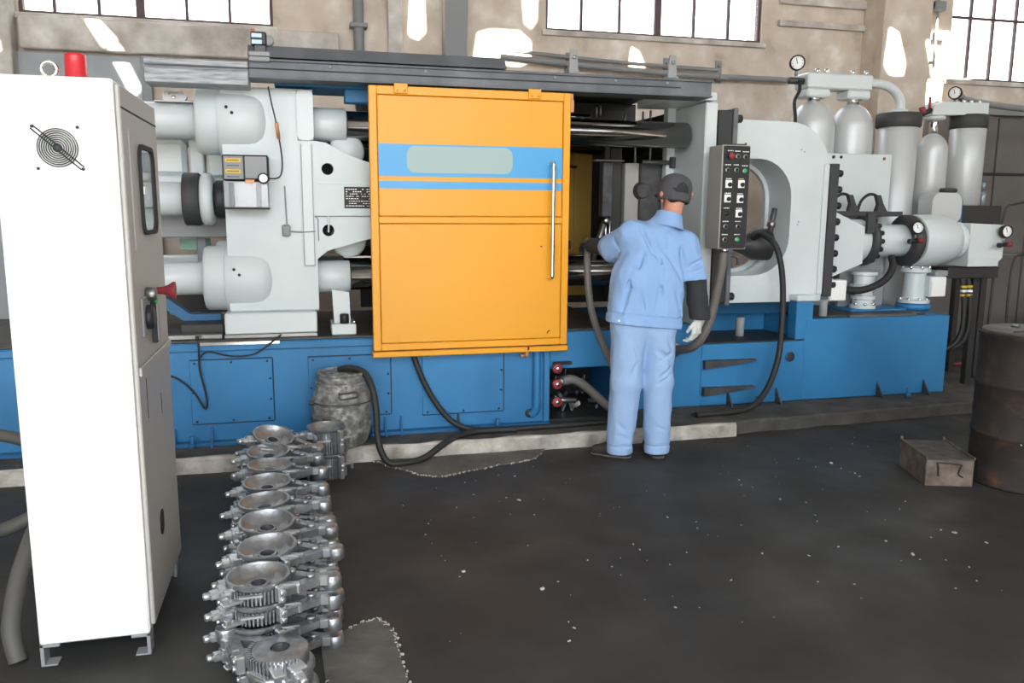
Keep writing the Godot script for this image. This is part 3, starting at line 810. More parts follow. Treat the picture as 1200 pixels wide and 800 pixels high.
	part("tag", sh().span(Vector3(-0.297, 1.640, zf - 0.01), Vector3(-0.245, 1.660, zf + 0.002), 0.001), M.copper, c)
	part("pocket", sh().span(Vector3(-0.418, 1.50, -5.2), Vector3(-0.172, 1.65, -5.10), 0.004), M.panel_grey, c)
	part("pocket_cover", sh().span(Vector3(-0.418, 1.50, -5.098), Vector3(-0.172, 1.65, zf + 0.0), 0.004), M.acrylic, c, "clear plastic front")
	for x in [-0.375, -0.225]: part("post", sh().span(Vector3(x - 0.014, 1.505, -5.10), Vector3(x + 0.014, 1.645, -5.099 + 0.02), 0.002), M.black, c)
	part("rim", sh().span(Vector3(-0.422, 1.49, -5.2), Vector3(-0.168, 1.50, zf + 0.004), 0.002), M.black, c)
	var sb := thing("sensor_bracket", "small steel bracket clipped on the upper left bar sleeve", "bracket", Vector3(-0.68, 2.11, -5.3))
	part("clip", sh().plate(pv([-0.745, 2.115, -0.63, 2.115, -0.615, 2.14, -0.64, 2.17, -0.74, 2.17, -0.755, 2.14]), -5.34, -5.30, [rrect(-0.72, 2.15, -0.67, 2.162, 0.004, 2)]), M.steel, sb)
	part("strap", sh().span(Vector3(-0.80, 2.108, -5.36), Vector3(-0.58, 2.118, -5.30), 0.002), M.steel, sb)
	part("screw", sh().rod(Vector3(-0.69, 2.135, -5.30), Vector3(-0.69, 2.135, -5.29), 0.010, 8), M.bright, sb)
	var w := thing("switch_cable", "thin black cable hanging from the rail to the counter box", "cable", Vector3(-0.13, 1.66, -5.05))
	part("cable", sh().tube([Vector3(-0.15, 2.19, -5.10), Vector3(-0.135, 2.10, -5.10), Vector3(-0.115, 2.0, -5.10), Vector3(-0.10, 1.90, -5.13), Vector3(-0.088, 1.78, -5.15), Vector3(-0.095, 1.70, -5.13), Vector3(-0.12, 1.67, -5.06), Vector3(-0.165, 1.668, -5.045)], 0.0045, 6, 4), M.black, w)
	part("connector", sh().rod(Vector3(-0.112, 1.99, -5.102), Vector3(-0.102, 1.90, -5.13), 0.011, 8), M.copper, w)
	w = thing("bed_cable", "thin black cable looping down over the blue bed's left end", "cable", Vector3(-0.6, 0.3, -5.0))
	part("cable", sh().tube([Vector3(-0.60, 0.73, -5.06), Vector3(-0.60, 0.66, -5.055), Vector3(-0.60, 0.55, -5.055), Vector3(-0.575, 0.42, -5.055), Vector3(-0.57, 0.34, -5.055), Vector3(-0.585, 0.32, -5.055), Vector3(-0.64, 0.42, -5.055), Vector3(-0.72, 0.50, -5.06), Vector3(-0.80, 0.53, -5.075)], 0.006, 6, 4), M.black, w)
	part("cable", sh().tube([Vector3(-0.60, 0.62, -5.05), Vector3(-0.55, 0.66, -5.05), Vector3(-0.42, 0.63, -5.045), Vector3(-0.30, 0.635, -5.04), Vector3(-0.22, 0.68, -5.04), Vector3(-0.13, 0.745, -5.08)], 0.005, 6, 4), M.black, w)
	part("hook", sh().rod(Vector3(-0.61, 0.722, -5.09), Vector3(-0.61, 0.75, -5.09), 0.01, 8), M.black, w)

func build_middle() -> void:
	# what can be seen in the open die space
	var t := thing("fixed_plate", "tall pale grey end plate beside the operator's cap, right of the die space", "machine plate", Vector3(2.68, 0.722, -5.6))
	part("front_edge", sh().span(Vector3(2.655, 0.70, -5.62), Vector3(2.745, 2.215, -5.15), 0.008), M.light_b, t)
	part("rear_flange", sh().span(Vector3(2.60, 0.722, -5.70), Vector3(2.70, 2.27, -5.62), 0.006), M.light_b, t)
	part("top_cap", sh().span(Vector3(2.40, 2.225, -5.72), Vector3(2.735, 2.28, -5.15), 0.005), M.light_b, t)
	part("latch", sh().span(Vector3(2.62, 1.80, -5.62), Vector3(2.655, 1.88, -5.58), 0.004), M.iron, t)
	part("latch_rod", sh().rod(Vector3(2.40, 1.84, -5.60), Vector3(2.64, 1.84, -5.60), 0.016, 10), M.iron, t)
	t = thing("die_block", "dark steel die block with a grey face plate in the open die space", "die", Vector3(2.45, 0.722, -6.0))
	part("bolster", sh().span(Vector3(2.625, 0.722, -6.57), Vector3(2.78, 2.2, -5.72), 0.006), M.iron_dark, t)
	part("block", sh().span(Vector3(2.44, 1.22, -6.3), Vector3(2.62, 1.84, -5.72), 0.008), M.iron, t)
	part("face_plate", sh().span(Vector3(2.33, 1.25, -6.1), Vector3(2.44, 1.84, -5.74), 0.006), M.box_side, t, "grey face plate")
	part("insert", sh().cone(Vector3(2.46, 1.64, -5.745), Vector3(2.46, 1.64, -5.70), 0.07, 0.05, 20), M.iron, t)
	for x in [2.42, 2.54]: part("stud", sh().rod(Vector3(x, 1.84, -5.78), Vector3(x, 2.05, -5.78), 0.010, 8), M.steel, t)
	part("ejector_box", sh().span(Vector3(2.30, 0.80, -6.05), Vector3(2.60, 1.22, -5.74), 0.008), M.iron_dark, t)
	t = thing("spray_arm", "dark steel spraying arm with a shiny joint hanging in the die space", "machine arm", Vector3(2.16, 0.9, -5.75))
	part("post", sh().span(Vector3(2.14, 1.45, -5.78), Vector3(2.22, 1.84, -5.70), 0.006), M.iron, t)
	part("joint", sh().ball(Vector3(2.17, 1.42, -5.70), Vector3(0.03, 0.03, 0.03), 12), M.bright, t)
	part("arm", sh().rod(Vector3(2.17, 1.42, -5.72), Vector3(2.07, 1.12, -5.70), 0.022, 10), M.steel, t)
	part("bracket", sh().span(Vector3(2.08, 1.845, -5.76), Vector3(2.30, 1.858, -5.69), 0.003), M.steel, t)
	for x in [2.15, 2.18, 2.21]: part("nozzle", sh().rod(Vector3(x, 1.20, -5.72), Vector3(x, 1.42, -5.72), 0.006, 6), M.bright, t)
	part("backing", sh().span(Vector3(2.22, 1.10, -5.84), Vector3(2.31, 1.95, -5.76), 0.004), M.iron_dark, t)
	part("hanger", sh().span(Vector3(2.16, 1.858, -5.76), Vector3(2.20, 2.13, -5.72), 0.004), M.iron_dark, t)
	t = thing("far_door", "yellow sliding guard door on the far side of the die space", "door", Vector3(2.0, 0.722, -6.5))
	part("leaf", sh().span(Vector3(1.4, 0.80, -6.46), Vector3(2.32, 2.05, -6.42), 0.006), M.yellow_shaded, t)
	part("frame_strip", sh().span(Vector3(2.16, 0.82, -6.42), Vector3(2.175, 1.95, -6.41), 0.003), M.yellow_shaded, t)
	part("handle", sh().rod(Vector3(1.95, 1.84, -6.38), Vector3(2.17, 1.84, -6.38), 0.014, 8), M.bright, t)
	part("pocket", sh().span(Vector3(1.98, 1.18, -6.42), Vector3(2.14, 1.25, -6.405), 0.003), M.dark, t)
	t = thing("back_guard", "dark sheet guard behind the die space, under the rail", "guard", Vector3(1.6, 0.722, -6.6))
	part("sheet", sh().span(Vector3(0.45, 0.722, -6.62), Vector3(2.62, 2.32, -6.58), 0.004), M.iron_dark, t)
	t = thing("guard_roof", "dark roof sheet with a cross beam and small cylinders over the die space", "guard", Vector3(1.6, 2.2, -6.0))
	part("roof_sheet", sh().span(Vector3(0.45, 2.33, -6.62), Vector3(2.60, 2.36, -5.35), 0.004), M.iron_dark, t)
	part("cross_beam", sh().span(Vector3(1.5, 2.13, -6.3), Vector3(2.60, 2.32, -6.22), 0.006), M.iron_dark, t)
	for x in [1.9, 2.1]: part("cylinder", sh().rod(Vector3(x - 0.4, 2.21 - (x - 1.9) * 0.2, -5.9), Vector3(x, 2.21 - (x - 1.9) * 0.2, -5.9), 0.025, 12), M.chrome, t)
	for q in [[2.10, 2.2], [2.13, 2.21], [2.32, 2.16], [2.46, 2.18], [2.52, 2.19]]:
		part("stud", sh().rod(Vector3(q[0], q[1] - 0.04, -5.75), Vector3(q[0], q[1] + 0.03, -5.75), 0.009, 6), M.steel, t)
	t = thing("moving_plate", "dark moving die plate half hidden behind the orange door", "machine plate", Vector3(0.8, 0.722, -5.8))
	part("plate", sh().span(Vector3(0.62, 1.17, -6.3), Vector3(0.95, 1.92, -5.48), 0.01), M.iron, t)
	part("die_half", sh().span(Vector3(0.95, 1.2, -6.2), Vector3(1.5, 1.85, -5.6), 0.01), M.iron_dark, t)
	# blue beam under the rail
	t = thing("blue_header", "blue beam under the overhead rail, above the clamping plate", "beam", Vector3(0.3, 2.1, -5.4))
	part("beam", sh().span(Vector3(-0.12, 2.215, -5.6), Vector3(0.60, 2.30, -5.22), 0.006), M.blue, t)
	part("drop", sh().span(Vector3(0.29, 2.135, -5.34), Vector3(0.60, 2.215, -5.24), 0.006), M.blue, t)

func build_door() -> void:
	var t := thing("sliding_door", "big orange sliding safety door with blue stripes and a steel bar handle", "door", Vector3(1.03, 0.605, -5.0))
	var z := -4.98
	part("backing", sh().span(Vector3(0.42, 0.64, -5.035), Vector3(1.64, 2.20, -5.0), 0.003), M.orange_dark, t)
	var f := sh()
	f.span(Vector3(0.412, 0.64, -5.03), Vector3(0.458, 2.208, z), 0.004).span(Vector3(1.604, 0.64, -5.03), Vector3(1.65, 2.208, z), 0.004)
	f.span(Vector3(0.458, 2.158, -5.03), Vector3(1.604, 2.208, z), 0.004).span(Vector3(0.458, 0.64, -5.03), Vector3(1.604, 0.682, z), 0.004)
	f.span(Vector3(0.458, 1.412, -5.03), Vector3(1.604, 1.452, z), 0.004)
	part("frame", f, M.orange, t)
	var up := part("upper_panel", sh().span(Vector3(0.462, 1.456, -5.01), Vector3(1.600, 2.154, z - 0.003), 0.003), M.orange, t)
	part("lower_panel", sh().span(Vector3(0.462, 0.686, -5.01), Vector3(1.600, 1.408, z - 0.003), 0.003), M.orange, t)
	var lip := sh().span(Vector3(0.405, 0.60, -5.05), Vector3(1.652, 0.634, z + 0.02), 0.006)
	part("bottom_lip", lip, M.orange, t)
	part("gap", sh().span(Vector3(0.412, 0.634, -5.03), Vector3(1.65, 0.640, z - 0.006), 0), M.seam, t)
	part("broad_stripe", sh().span(Vector3(0.463, 1.69, z - 0.003), Vector3(1.599, 1.878, z - 0.0018), 0), M.stripe, up)
	part("narrow_stripe", sh().span(Vector3(0.463, 1.618, z - 0.003), Vector3(1.599, 1.662, z - 0.0018), 0), M.stripe, up)
	part("blurred_logo", sh().plate(rrect(0.63, 1.712, 1.28, 1.868, 0.05), z - 0.0018, z - 0.0012), M.smear, up, "pale patch standing in for a blurred logo on the broad blue stripe")  # pale plate in place of a blurred-out logo
	var h := sh().tube([Vector3(1.525, 1.775, z - 0.003), Vector3(1.525, 1.785, z + 0.04), Vector3(1.525, 1.775, z + 0.056), Vector3(1.525, 1.74, z + 0.06), Vector3(1.525, 1.43, z + 0.06), Vector3(1.525, 1.12, z + 0.06), Vector3(1.525, 1.085, z + 0.056), Vector3(1.525, 1.075, z + 0.04), Vector3(1.525, 1.082, z - 0.003)], 0.0125, 14, 5)
	part("handle", h, M.bright, t, "polished steel bar handle")
	for x in [0.60, 1.415]:
		var b := part("hanger", sh().span(Vector3(x - 0.04, 2.165, z), Vector3(x + 0.04, 2.222, z + 0.014), 0.003), M.orange, t)
		for dx in [-0.022, 0.022]: part("bolt", sh().rod(Vector3(x + dx, 2.182, z + 0.014), Vector3(x + dx, 2.182, z + 0.02), 0.008, 8), M.orange_dark, b)
	var k := sh().rod(Vector3(1.385, 0.60, z - 0.02), Vector3(1.385, 0.565, z - 0.02), 0.016, 10).rod(Vector3(1.37, 0.572, z - 0.02), Vector3(1.345, 0.572, z - 0.02), 0.012, 8)
	part("lock", k, M.copper, t)
	part("lock_mark", sh().span(Vector3(1.38, 0.612, z + 0.02), Vector3(1.392, 0.636, z + 0.022), 0), M.seam, t)
	part("scratch", sh().tube([Vector3(1.515, 0.715, z - 0.002), Vector3(1.522, 0.728, z - 0.001), Vector3(1.534, 0.735, z - 0.002)], 0.003, 5, 3), M.seam, t)
	part("screw", sh().rod(Vector3(1.47, 1.27, z - 0.003), Vector3(1.47, 1.27, z), 0.005, 8), M.seam, t)
	part("guide_plate", sh().span(Vector3(1.36, 2.18, -5.06), Vector3(1.685, 2.215, -5.036), 0.003), M.copper, t)
	part("guide_plate", sh().span(Vector3(1.652, 2.10, -5.06), Vector3(1.69, 2.18, -5.036), 0.003), M.copper, t)

func build_rails() -> void:
	var t := thing("door_rail", "long dark grey overhead rail that the orange door hangs from", "rail", Vector3(0.9, 2.2, -5.1))
	# a channel: web with two flanges
	var z := -5.0
	part("channel", sh().span(Vector3(-0.25, 2.225, -5.2), Vector3(2.62, 2.325, z - 0.012), 0.006).span(Vector3(-0.25, 2.315, -5.2), Vector3(2.62, 2.33, z), 0.003).span(Vector3(-0.25, 2.222, -5.2), Vector3(2.62, 2.232, z), 0.002), M.rail, t)
	part("worn_end", sh().span(Vector3(-0.80, 2.175, -5.2), Vector3(-0.25, 2.26, z - 0.004), 0.006).span(Vector3(-0.80, 2.272, -5.2), Vector3(-0.25, 2.31, z - 0.002), 0.006).span(Vector3(-0.80, 2.26, -5.2), Vector3(-0.25, 2.272, z - 0.03), 0), M.rail_worn, t, "scratched left end of the rail")
	part("joint_strip", sh().span(Vector3(-0.25, 2.272, z - 0.012), Vector3(2.4, 2.279, z - 0.009), 0), M.seam, t)
	for x in [0.2, 0.75, 1.55, 1.95, 2.3]: part("bolt", sh().rod(Vector3(x, 2.30, z - 0.012), Vector3(x, 2.30, z - 0.002), 0.010, 8), M.steel_grey, t)
	t = thing("rail_cover", "dark grey folded cover plate lying along the top of the rail's left half", "cover", Vector3(0.2, 2.335, -5.1))
	var c := Shape.new()
	c.x = Transform3D(Basis(Vector3.UP, PI / 2.0), Vector3(0, 0, 0))   # profile in (z, y), swept along x
	c.plate(pv([4.98, 2.335, 5.30, 2.335, 5.30, 2.44, 5.04, 2.405]), -0.25, 1.24)
	part("plate", c, M.rail, t)
	# limit switch over the left end
	t = thing("limit_switch", "small limit switch box on a bracket above the rail's left end", "switch", Vector3(-0.185, 2.39, -5.05))
	part("bracket", sh().span(Vector3(-0.245, 2.31, -5.02), Vector3(-0.13, 2.365, -4.985), 0.005), M.panel_grey, t)
	part("post", sh().span(Vector3(-0.215, 2.36, -5.1), Vector3(-0.15, 2.40, -5.0), 0.004), M.iron, t)
	part("body", sh().span(Vector3(-0.232, 2.40, -5.09), Vector3(-0.145, 2.475, -5.01), 0.008), M.iron_dark, t)
	part("lid", sh().span(Vector3(-0.228, 2.405, -5.01), Vector3(-0.17, 2.43, -5.004), 0.002), M.tinted, t)
	part("lid", sh().span(Vector3(-0.228, 2.44, -5.01), Vector3(-0.17, 2.465, -5.004), 0.002), M.tinted, t)
	part("roller", sh().rod(Vector3(-0.135, 2.43, -5.06), Vector3(-0.135, 2.43, -5.02), 0.028, 14), M.steel_grey, t)
	part("clip", sh().rod(Vector3(-0.22, 2.475, -5.05), Vector3(-0.22, 2.495, -5.05), 0.012, 8), M.copper, t)
	var n := 0
	for x in [1.68, 2.345]:
		t = thing("rail_clip", ["grey bolted strap clip on the rail, just right of the cover plate's end", "grey strap clip with a bolt near the right end of the rail"][n], "clip", Vector3(x, 2.33, -5.05), "rail clips")
		part("strap", sh().plate(pv([x - 0.03, 2.33, x + 0.03, 2.33, x + 0.022, 2.44, x + 0.02, 2.475, x - 0.02, 2.475, x - 0.025, 2.44]), -5.04, -5.025), M.panel_grey, t)
		part("bolt", sh().rod(Vector3(x, 2.43, -5.025), Vector3(x, 2.43, -5.012), 0.012, 8), M.steel, t)
		part("foot", sh().span(Vector3(x - 0.035, 2.33, -5.09), Vector3(x + 0.035, 2.345, -5.01), 0.003), M.steel_grey, t)
		n += 1

func build_control_box() -> void:
	var t := thing("control_post", "dark steel post with bolted ends behind the push-button box", "post", Vector3(2.83, 0.84, -5.2))
	part("post", sh().span(Vector3(2.76, 0.86, -5.26), Vector3(2.87, 2.17, -5.17), 0.006), M.iron_dark, t)
	part("edge", sh().span(Vector3(2.87, 0.84, -5.28), Vector3(2.905, 2.185, -5.16), 0.006), M.rail, t)
	for y in [2.12, 0.90]: part("bolt", sh().rod(Vector3(2.90, y, -5.21), Vector3(2.955, y, -5.21), 0.028, 12), M.iron_dark, t)
	part("arm", sh().span(Vector3(2.70, 1.50, -5.2), Vector3(2.78, 1.62, -5.04), 0.006), M.iron, t)
	t = thing("control_box", "hanging push-button box with black face, white switch plates and green buttons", "control panel", Vector3(2.73, 1.25, -4.95))
	var x0 := 2.632
	var x1 := 2.832
	var y0 := 1.25
	var y1 := 1.915
	var z := -4.855
	part("case", sh().span(Vector3(x0, y0, -5.04), Vector3(x1, y1, z), 0.006), M.box_side, t)
	part("face", sh().span(Vector3(x0 + 0.006, y0 + 0.006, z), Vector3(x1 - 0.006, y1 - 0.006, z + 0.004), 0.002), M.black, t, "black button panel")
	part("hinge", sh().span(Vector3(x0 + 0.09, y1, -4.90), Vector3(x0 + 0.17, y1 + 0.008, -4.86), 0.002).rod(Vector3(x0 + 0.17, y1, -4.87), Vector3(x0 + 0.17, y1 + 0.016, -4.87), 0.006, 8), M.dark, t)
	var zf := z + 0.004
	for q in [[0.06, 0.012], [0.93, 0.012], [0.06, 0.985], [0.93, 0.985]]:
		var o := Vector3(lerpf(x0, x1, q[0]), lerpf(y1, y0, q[1]), zf)
		part("screw", sh().rod(o, o + Vector3(0, 0, 0.003), 0.005, 8), M.steel, t)
	var items := [["mush", 0.27, 0.105], ["knob", 0.53, 0.108], ["knob", 0.80, 0.112], ["knob", 0.19, 0.238], ["knob", 0.50, 0.238], ["green", 0.80, 0.245],
		["plate", 0.25, 0.37], ["plate", 0.70, 0.37], ["plate", 0.23, 0.508], ["plate", 0.68, 0.512], ["black", 0.22, 0.65], ["plate", 0.66, 0.652], ["knob", 0.20, 0.778], ["knob", 0.65, 0.778], ["knob", 0.19, 0.905], ["green", 0.64, 0.905]]
	var r := RandomNumberGenerator.new()
	r.seed = 4
	for q in items:
		var c := Vector3(lerpf(x0, x1, q[1]), lerpf(y1, y0, q[2]), zf)
		var w := Vector3(0, 0, 1)
		match q[0]:
			"mush": part("stop_button", sh().lathe(c, w, [Vector2(0.01, 0), Vector2(0.01, 0.012), Vector2(0.02, 0.014), Vector2(0.021, 0.022), Vector2(0.015, 0.029), Vector2(0, 0.031)], 20), M.red_dull, t, "red mushroom button")
			"green":
				var b := part("button", sh().pipe(c, w, 0.008, 0.017, 0.012, 20), M.steel, t)
				part("lens", sh().lathe(c, w, [Vector2(0, 0), Vector2(0.0125, 0), Vector2(0.0125, 0.010), Vector2(0.009, 0.013), Vector2(0, 0.014)], 18), M.green, b, "green lens")
			"plate":
				var p := part("switch_plate", sh().box(c + w * 0.002, Vector3(0.046, 0.050, 0.004), 0.0015), M.white, t)
				part("rotary_knob", sh().rod(c + Vector3(0.005, -0.004, 0.004), c + Vector3(0.005, -0.004, 0.014), 0.014, 16).box(c + Vector3(0.005, -0.004, 0.018), Vector3(0.009, 0.026, 0.012), 0.002), M.bolt, p)
			"knob":
				var b := part("button", sh().pipe(c, w, 0.008, 0.017, 0.011, 20), M.steel, t)
				part("cap", sh().rod(c, c + w * 0.009, 0.011, 16).box(c + w * 0.012, Vector3(0.006, 0.018, 0.008), 0.001), M.bolt, b)
			"black": part("button", sh().pipe(c, w, 0.008, 0.016, 0.011, 20).rod(c, c + w * 0.009, 0.011, 14), M.bolt, t)
		# small printed caption above each switch
		var s := sh()
		var x: float = c.x - 0.02
		while x < c.x + 0.018:
			var l := r.randf_range(0.004, 0.009)
			s.span(Vector3(x, c.y + 0.030, zf), Vector3(x + l, c.y + 0.036, zf + 0.0006), 0)
			x += l + 0.004
		part("caption", s, M.yellow if q[2] > 0.3 and q[2] < 0.55 and r.randf() < 0.4 else M.dial, t)
	part("pipe_socket", sh().rod(Vector3(2.715, 1.225, -4.93), Vector3(2.715, 1.252, -4.93), 0.03, 14), M.steel, t)

func build_injection() -> void:
	var z := -5.40
	var t := thing("injection_housing", "pale grey C-shaped injection housing with a big rounded opening", "machine frame", Vector3(3.3, 0.722, -5.7))
	var o := pv([2.96, 0.83, 3.80, 0.83, 3.80, 1.80])
	for i in 9:
		var a := PI * 0.5 * (i + 1) / 9.0
		o.append(Vector2(3.46 + cos(a) * 0.34, 1.80 + sin(a) * 0.335))
	o.append(Vector2(2.96, 2.14))
	# C-shape: outline walks round the opening, which is open to the left
	var c := pv([2.96, 0.83, 3.80, 0.83, 3.80, 1.80])
	for i in 9:
		var a := PI * 0.5 * (i + 1) / 9.0
		c.append(Vector2(3.46 + cos(a) * 0.34, 1.80 + sin(a) * 0.335))
	c.append_array(pv([2.92, 2.14, 2.92, 1.87]))
	for i in 9:
		var a := PI * 0.5 * (1.0 - i / 8.0)
		c.append(Vector2(3.22 + cos(a) * 0.28, 1.59 + sin(a) * 0.28))
	for i in 9:
		var a := -PI * 0.5 * i / 8.0
		c.append(Vector2(3.22 + cos(a) * 0.28, 1.31 + sin(a) * 0.28))
	c.append_array(pv([2.92, 1.03, 2.92, 0.83]))
	part("frame", sh().plate(c, -5.70, z), M.light, t)
	part("base_pad", sh().span(Vector3(3.0, 0.705, -5.98), Vector3(3.78, 0.83, -5.70), 0.004), M.blue_dark, t)
	part("inner_lip", sh().plate(rrect(2.93, 1.00, 3.53, 1.90, 0.29), -5.74, -5.70, [rrect(2.95, 1.06, 3.47, 1.84, 0.25)]), M.light_b, t)
	part("edge_strip", sh().span(Vector3(3.755, 0.88, z), Vector3(3.80, 1.84, z + 0.012), 0.003), M.light_b, t)
	for q in [[3.56, 1.94], [3.585, 1.925], [3.565, 1.40], [3.57, 1.42]]: part("screw", sh().rod(Vector3(q[0], q[1], z), Vector3(q[0], q[1], z + 0.003), 0.006, 6), M.steel_grey, t)
	# the shot sleeve fitting seen in the opening
	t = thing("sleeve_fitting", "dark pipe fitting with its hose elbow inside the frame's rounded opening", "fitting", Vector3(3.3, 1.2, -5.6))
	part("body", sh().lathe(Vector3(2.92, 1.25, -5.6), Vector3(1, 0, 0.1), [Vector2(0, 0), Vector2(0.045, 0), Vector2(0.045, 0.22), Vector2(0.075, 0.30), Vector2(0.12, 0.38), Vector2(0.12, 0.50), Vector2(0, 0.52)], 24), M.iron_dark, t)
	part("rod", sh().rod(Vector3(2.95, 1.36, -5.62), Vector3(3.22, 1.33, -5.62), 0.02, 10), M.iron, t)
	part("neck", sh().rod(Vector3(3.40, 1.32, -5.5), Vector3(3.43, 1.52, -5.5), 0.02, 10), M.iron, t)
	part("nut", sh().rod(Vector3(3.405, 1.38, -5.5), Vector3(3.412, 1.42, -5.5), 0.032, 6), M.steel, t)
	part("hand_lever", sh().tube([Vector3(2.78, 1.20, -5.28), Vector3(2.9, 1.19, -5.25), Vector3(2.98, 1.175, -5.22), Vector3(2.985, 1.12, -5.22)], 0.011, 8, 4), M.iron, t)
	# bolted flange
	t = thing("flange_plate", "dark upright flange plate with a column of bolt heads, right of the injection frame", "flange", Vector3(3.84, 0.87, -5.7))
	part("plate", sh().span(Vector3(3.802, 0.865, -6.0), Vector3(3.872, 1.845, -5.37), 0.006), M.dark, t)
	for i in 8:
		var y := 0.95 + i * 0.118
		part("bolt", sh().rod(Vector3(3.872, y, -5.40), Vector3(3.912, y, -5.40), 0.027, 6), M.bolt, t)
	# the injection cylinder
	var ax := Vector3.RIGHT
	var cy := 1.27
	var cz := -5.68
	t = thing("injection_cylinder", "pale grey injection cylinder with bolted rings, swollen body and end block", "hydraulic cylinder", Vector3(4.6, 0.722, cz))
	part("wedge", sh().plate(pv([3.872, 0.97, 4.22, 1.10, 4.22, 1.38, 3.872, 1.53]), -5.84, -5.50), M.light_b, t)
	part("hub", sh().rod(Vector3(4.20, cy, cz), Vector3(4.33, cy, cz), 0.168, 36), M.light_b, t)
	var ring := part("bolt_ring", sh().rod(Vector3(4.32, cy, cz), Vector3(4.385, cy, cz), 0.198, 40), M.dark, t)
	for i in 16:
		var a := TAU * i / 16.0
		var p := Vector3(4.385, cy + sin(a) * 0.165, cz + cos(a) * 0.165)
		part("bolt", sh().rod(p, p + ax * 0.028, 0.02, 6), M.bolt, ring)
	part("hook", sh().span(Vector3(4.235, 1.33, -5.52), Vector3(4.30, 1.49, -5.48), 0.006), M.dark, t)
	part("barrel", sh().rod(Vector3(4.38, cy, cz), Vector3(4.72, cy, cz), 0.128, 36), M.light_b, t)
	part("collar", sh().rod(Vector3(4.70, cy, cz), Vector3(4.80, cy, cz), 0.205, 40), M.dark, t)
	var prof := [Vector2(0, 0)]
	for q in [[0.20, 0.0], [0.206, 0.01], [0.208, 0.16], [0.204, 0.24], [0.19, 0.31], [0.17, 0.36], [0.145, 0.39], [0.0, 0.40]]: prof.append(Vector2(q[0], q[1]))
	part("body", sh().lathe(Vector3(4.80, cy, cz), ax, prof, 44), M.light_b, t)
	ring = part("end_ring", sh().rod(Vector3(5.18, cy, cz), Vector3(5.26, cy, cz), 0.15, 32), M.light_b, t)
	for i in 10:
		var a := TAU * i / 10.0 + 0.2
		var p := Vector3(5.175, cy + sin(a) * 0.125, cz + cos(a) * 0.125)
		part("bolt", sh().rod(p, p - ax * 0.02, 0.018, 6), M.bolt, ring)
	var blk := Shape.new()
	blk.plate(pv([5.26, 1.06, 5.52, 1.06, 5.60, 1.13, 5.60, 1.395, 5.26, 1.41]), cz - 0.16, cz + 0.12)
	part("end_block", blk, M.light_b, t)
	part("block_cap", sh().span(Vector3(5.26, 1.06, cz + 0.12), Vector3(5.56, 1.12, cz + 0.125), 0.002), M.light, t)
	# supports
	t = thing("gusset_support", "grey gusset plate with a hole and a turned valve stub under the injection cylinder", "support", Vector3(4.4, 0.722, -5.68))
	part("gusset", sh().plate(pv([4.20, 0.735, 4.62, 0.735, 4.62, 0.98, 4.52, 1.15, 4.20, 1.15]), -5.78, -5.74, [disc(4.45, 0.89, 0.07)]), M.steel_grey, t)
	part("foot", sh().span(Vector3(4.15, 0.722, -5.85), Vector3(4.66, 0.738, -5.5), 0.003), M.blue, t)
	part("stub", sh().lathe(Vector3(4.34, 0.738, -5.62), Vector3.UP, [Vector2(0, 0), Vector2(0.10, 0), Vector2(0.10, 0.025), Vector2(0.08, 0.03), Vector2(0.08, 0.07), Vector2(0.095, 0.075), Vector2(0.095, 0.10), Vector2(0.07, 0.105), Vector2(0.07, 0.15), Vector2(0.105, 0.155), Vector2(0.105, 0.185), Vector2(0.08, 0.195), Vector2(0.08, 0.26), Vector2(0.10, 0.265), Vector2(0.10, 0.29), Vector2(0.0, 0.30)], 28), M.light_b, t)
	for a in [0.3, 1.2, 2.0, 2.8]:
		var p := Vector3(4.34 + cos(a) * 0.09, 0.763, -5.62 + sin(a) * 0.09)
		part("bolt", sh().rod(p, p + Vector3(0, 0.02, 0), 0.014, 6), M.bright, t)
	part("hose", sh().tube([Vector3(3.92, 0.96, -5.5), Vector3(4.08, 0.90, -5.5), Vector3(4.25, 0.90, -5.48), Vector3(4.42, 0.97, -5.48), Vector3(4.50, 1.07, -5.5), Vector3(4.52, 1.15, -5.55)], 0.028, 10, 5), M.rubber, t)
	t = thing("flanged_support", "pale grey flanged column on a round blue foot under the swollen cylinder body", "support", Vector3(4.87, 0.705, cz))
	part("foot", sh().rod(Vector3(4.87, 0.705, cz), Vector3(4.87, 0.765, cz), 0.135, 32), M.blue, t)
	part("column", sh().lathe(Vector3(4.87, 0.765, cz), Vector3.UP, [Vector2(0, 0), Vector2(0.125, 0), Vector2(0.125, 0.025), Vector2(0.09, 0.03), Vector2(0.083, 0.24), Vector2(0.115, 0.25), Vector2(0.115, 0.285), Vector2(0.08, 0.29), Vector2(0.09, 0.30), Vector2(0, 0.30)], 32), M.light_b, t)
	for i in 8:
		var a := TAU * i / 8.0 + 0.25
		for y in [0.79, 1.05]:
			var p := Vector3(4.87 + cos(a) * 0.105, y, cz + sin(a) * 0.105)
			part("bolt", sh().rod(p + Vector3(0, -0.01, 0), p + Vector3(0, 0.018, 0), 0.013, 6), M.bright, t)
	# terminal boxes
	t = thing("junction_box", "small pale square box low beside the flange plate", "box", Vector3(3.94, 0.83, -5.4))
	part("case", sh().span(Vector3(3.875, 0.825, -5.56), Vector3(4.02, 0.985, -5.40), 0.006), M.light_b, t)
	part("lid", sh().span(Vector3(3.88, 0.83, -5.40), Vector3(4.015, 0.98, -5.392), 0.003), M.white, t)
	t = thing("junction_box", "small pale square box on the side of the flanged column", "box", Vector3(5.0, 0.83, -5.55))
	part("case", sh().span(Vector3(4.90, 0.82, -5.72), Vector3(5.05, 0.985, -5.54), 0.006), M.light_b, t)
	part("lid", sh().span(Vector3(4.91, 0.825, -5.54), Vector3(5.045, 0.98, -5.53), 0.003), M.white, t)
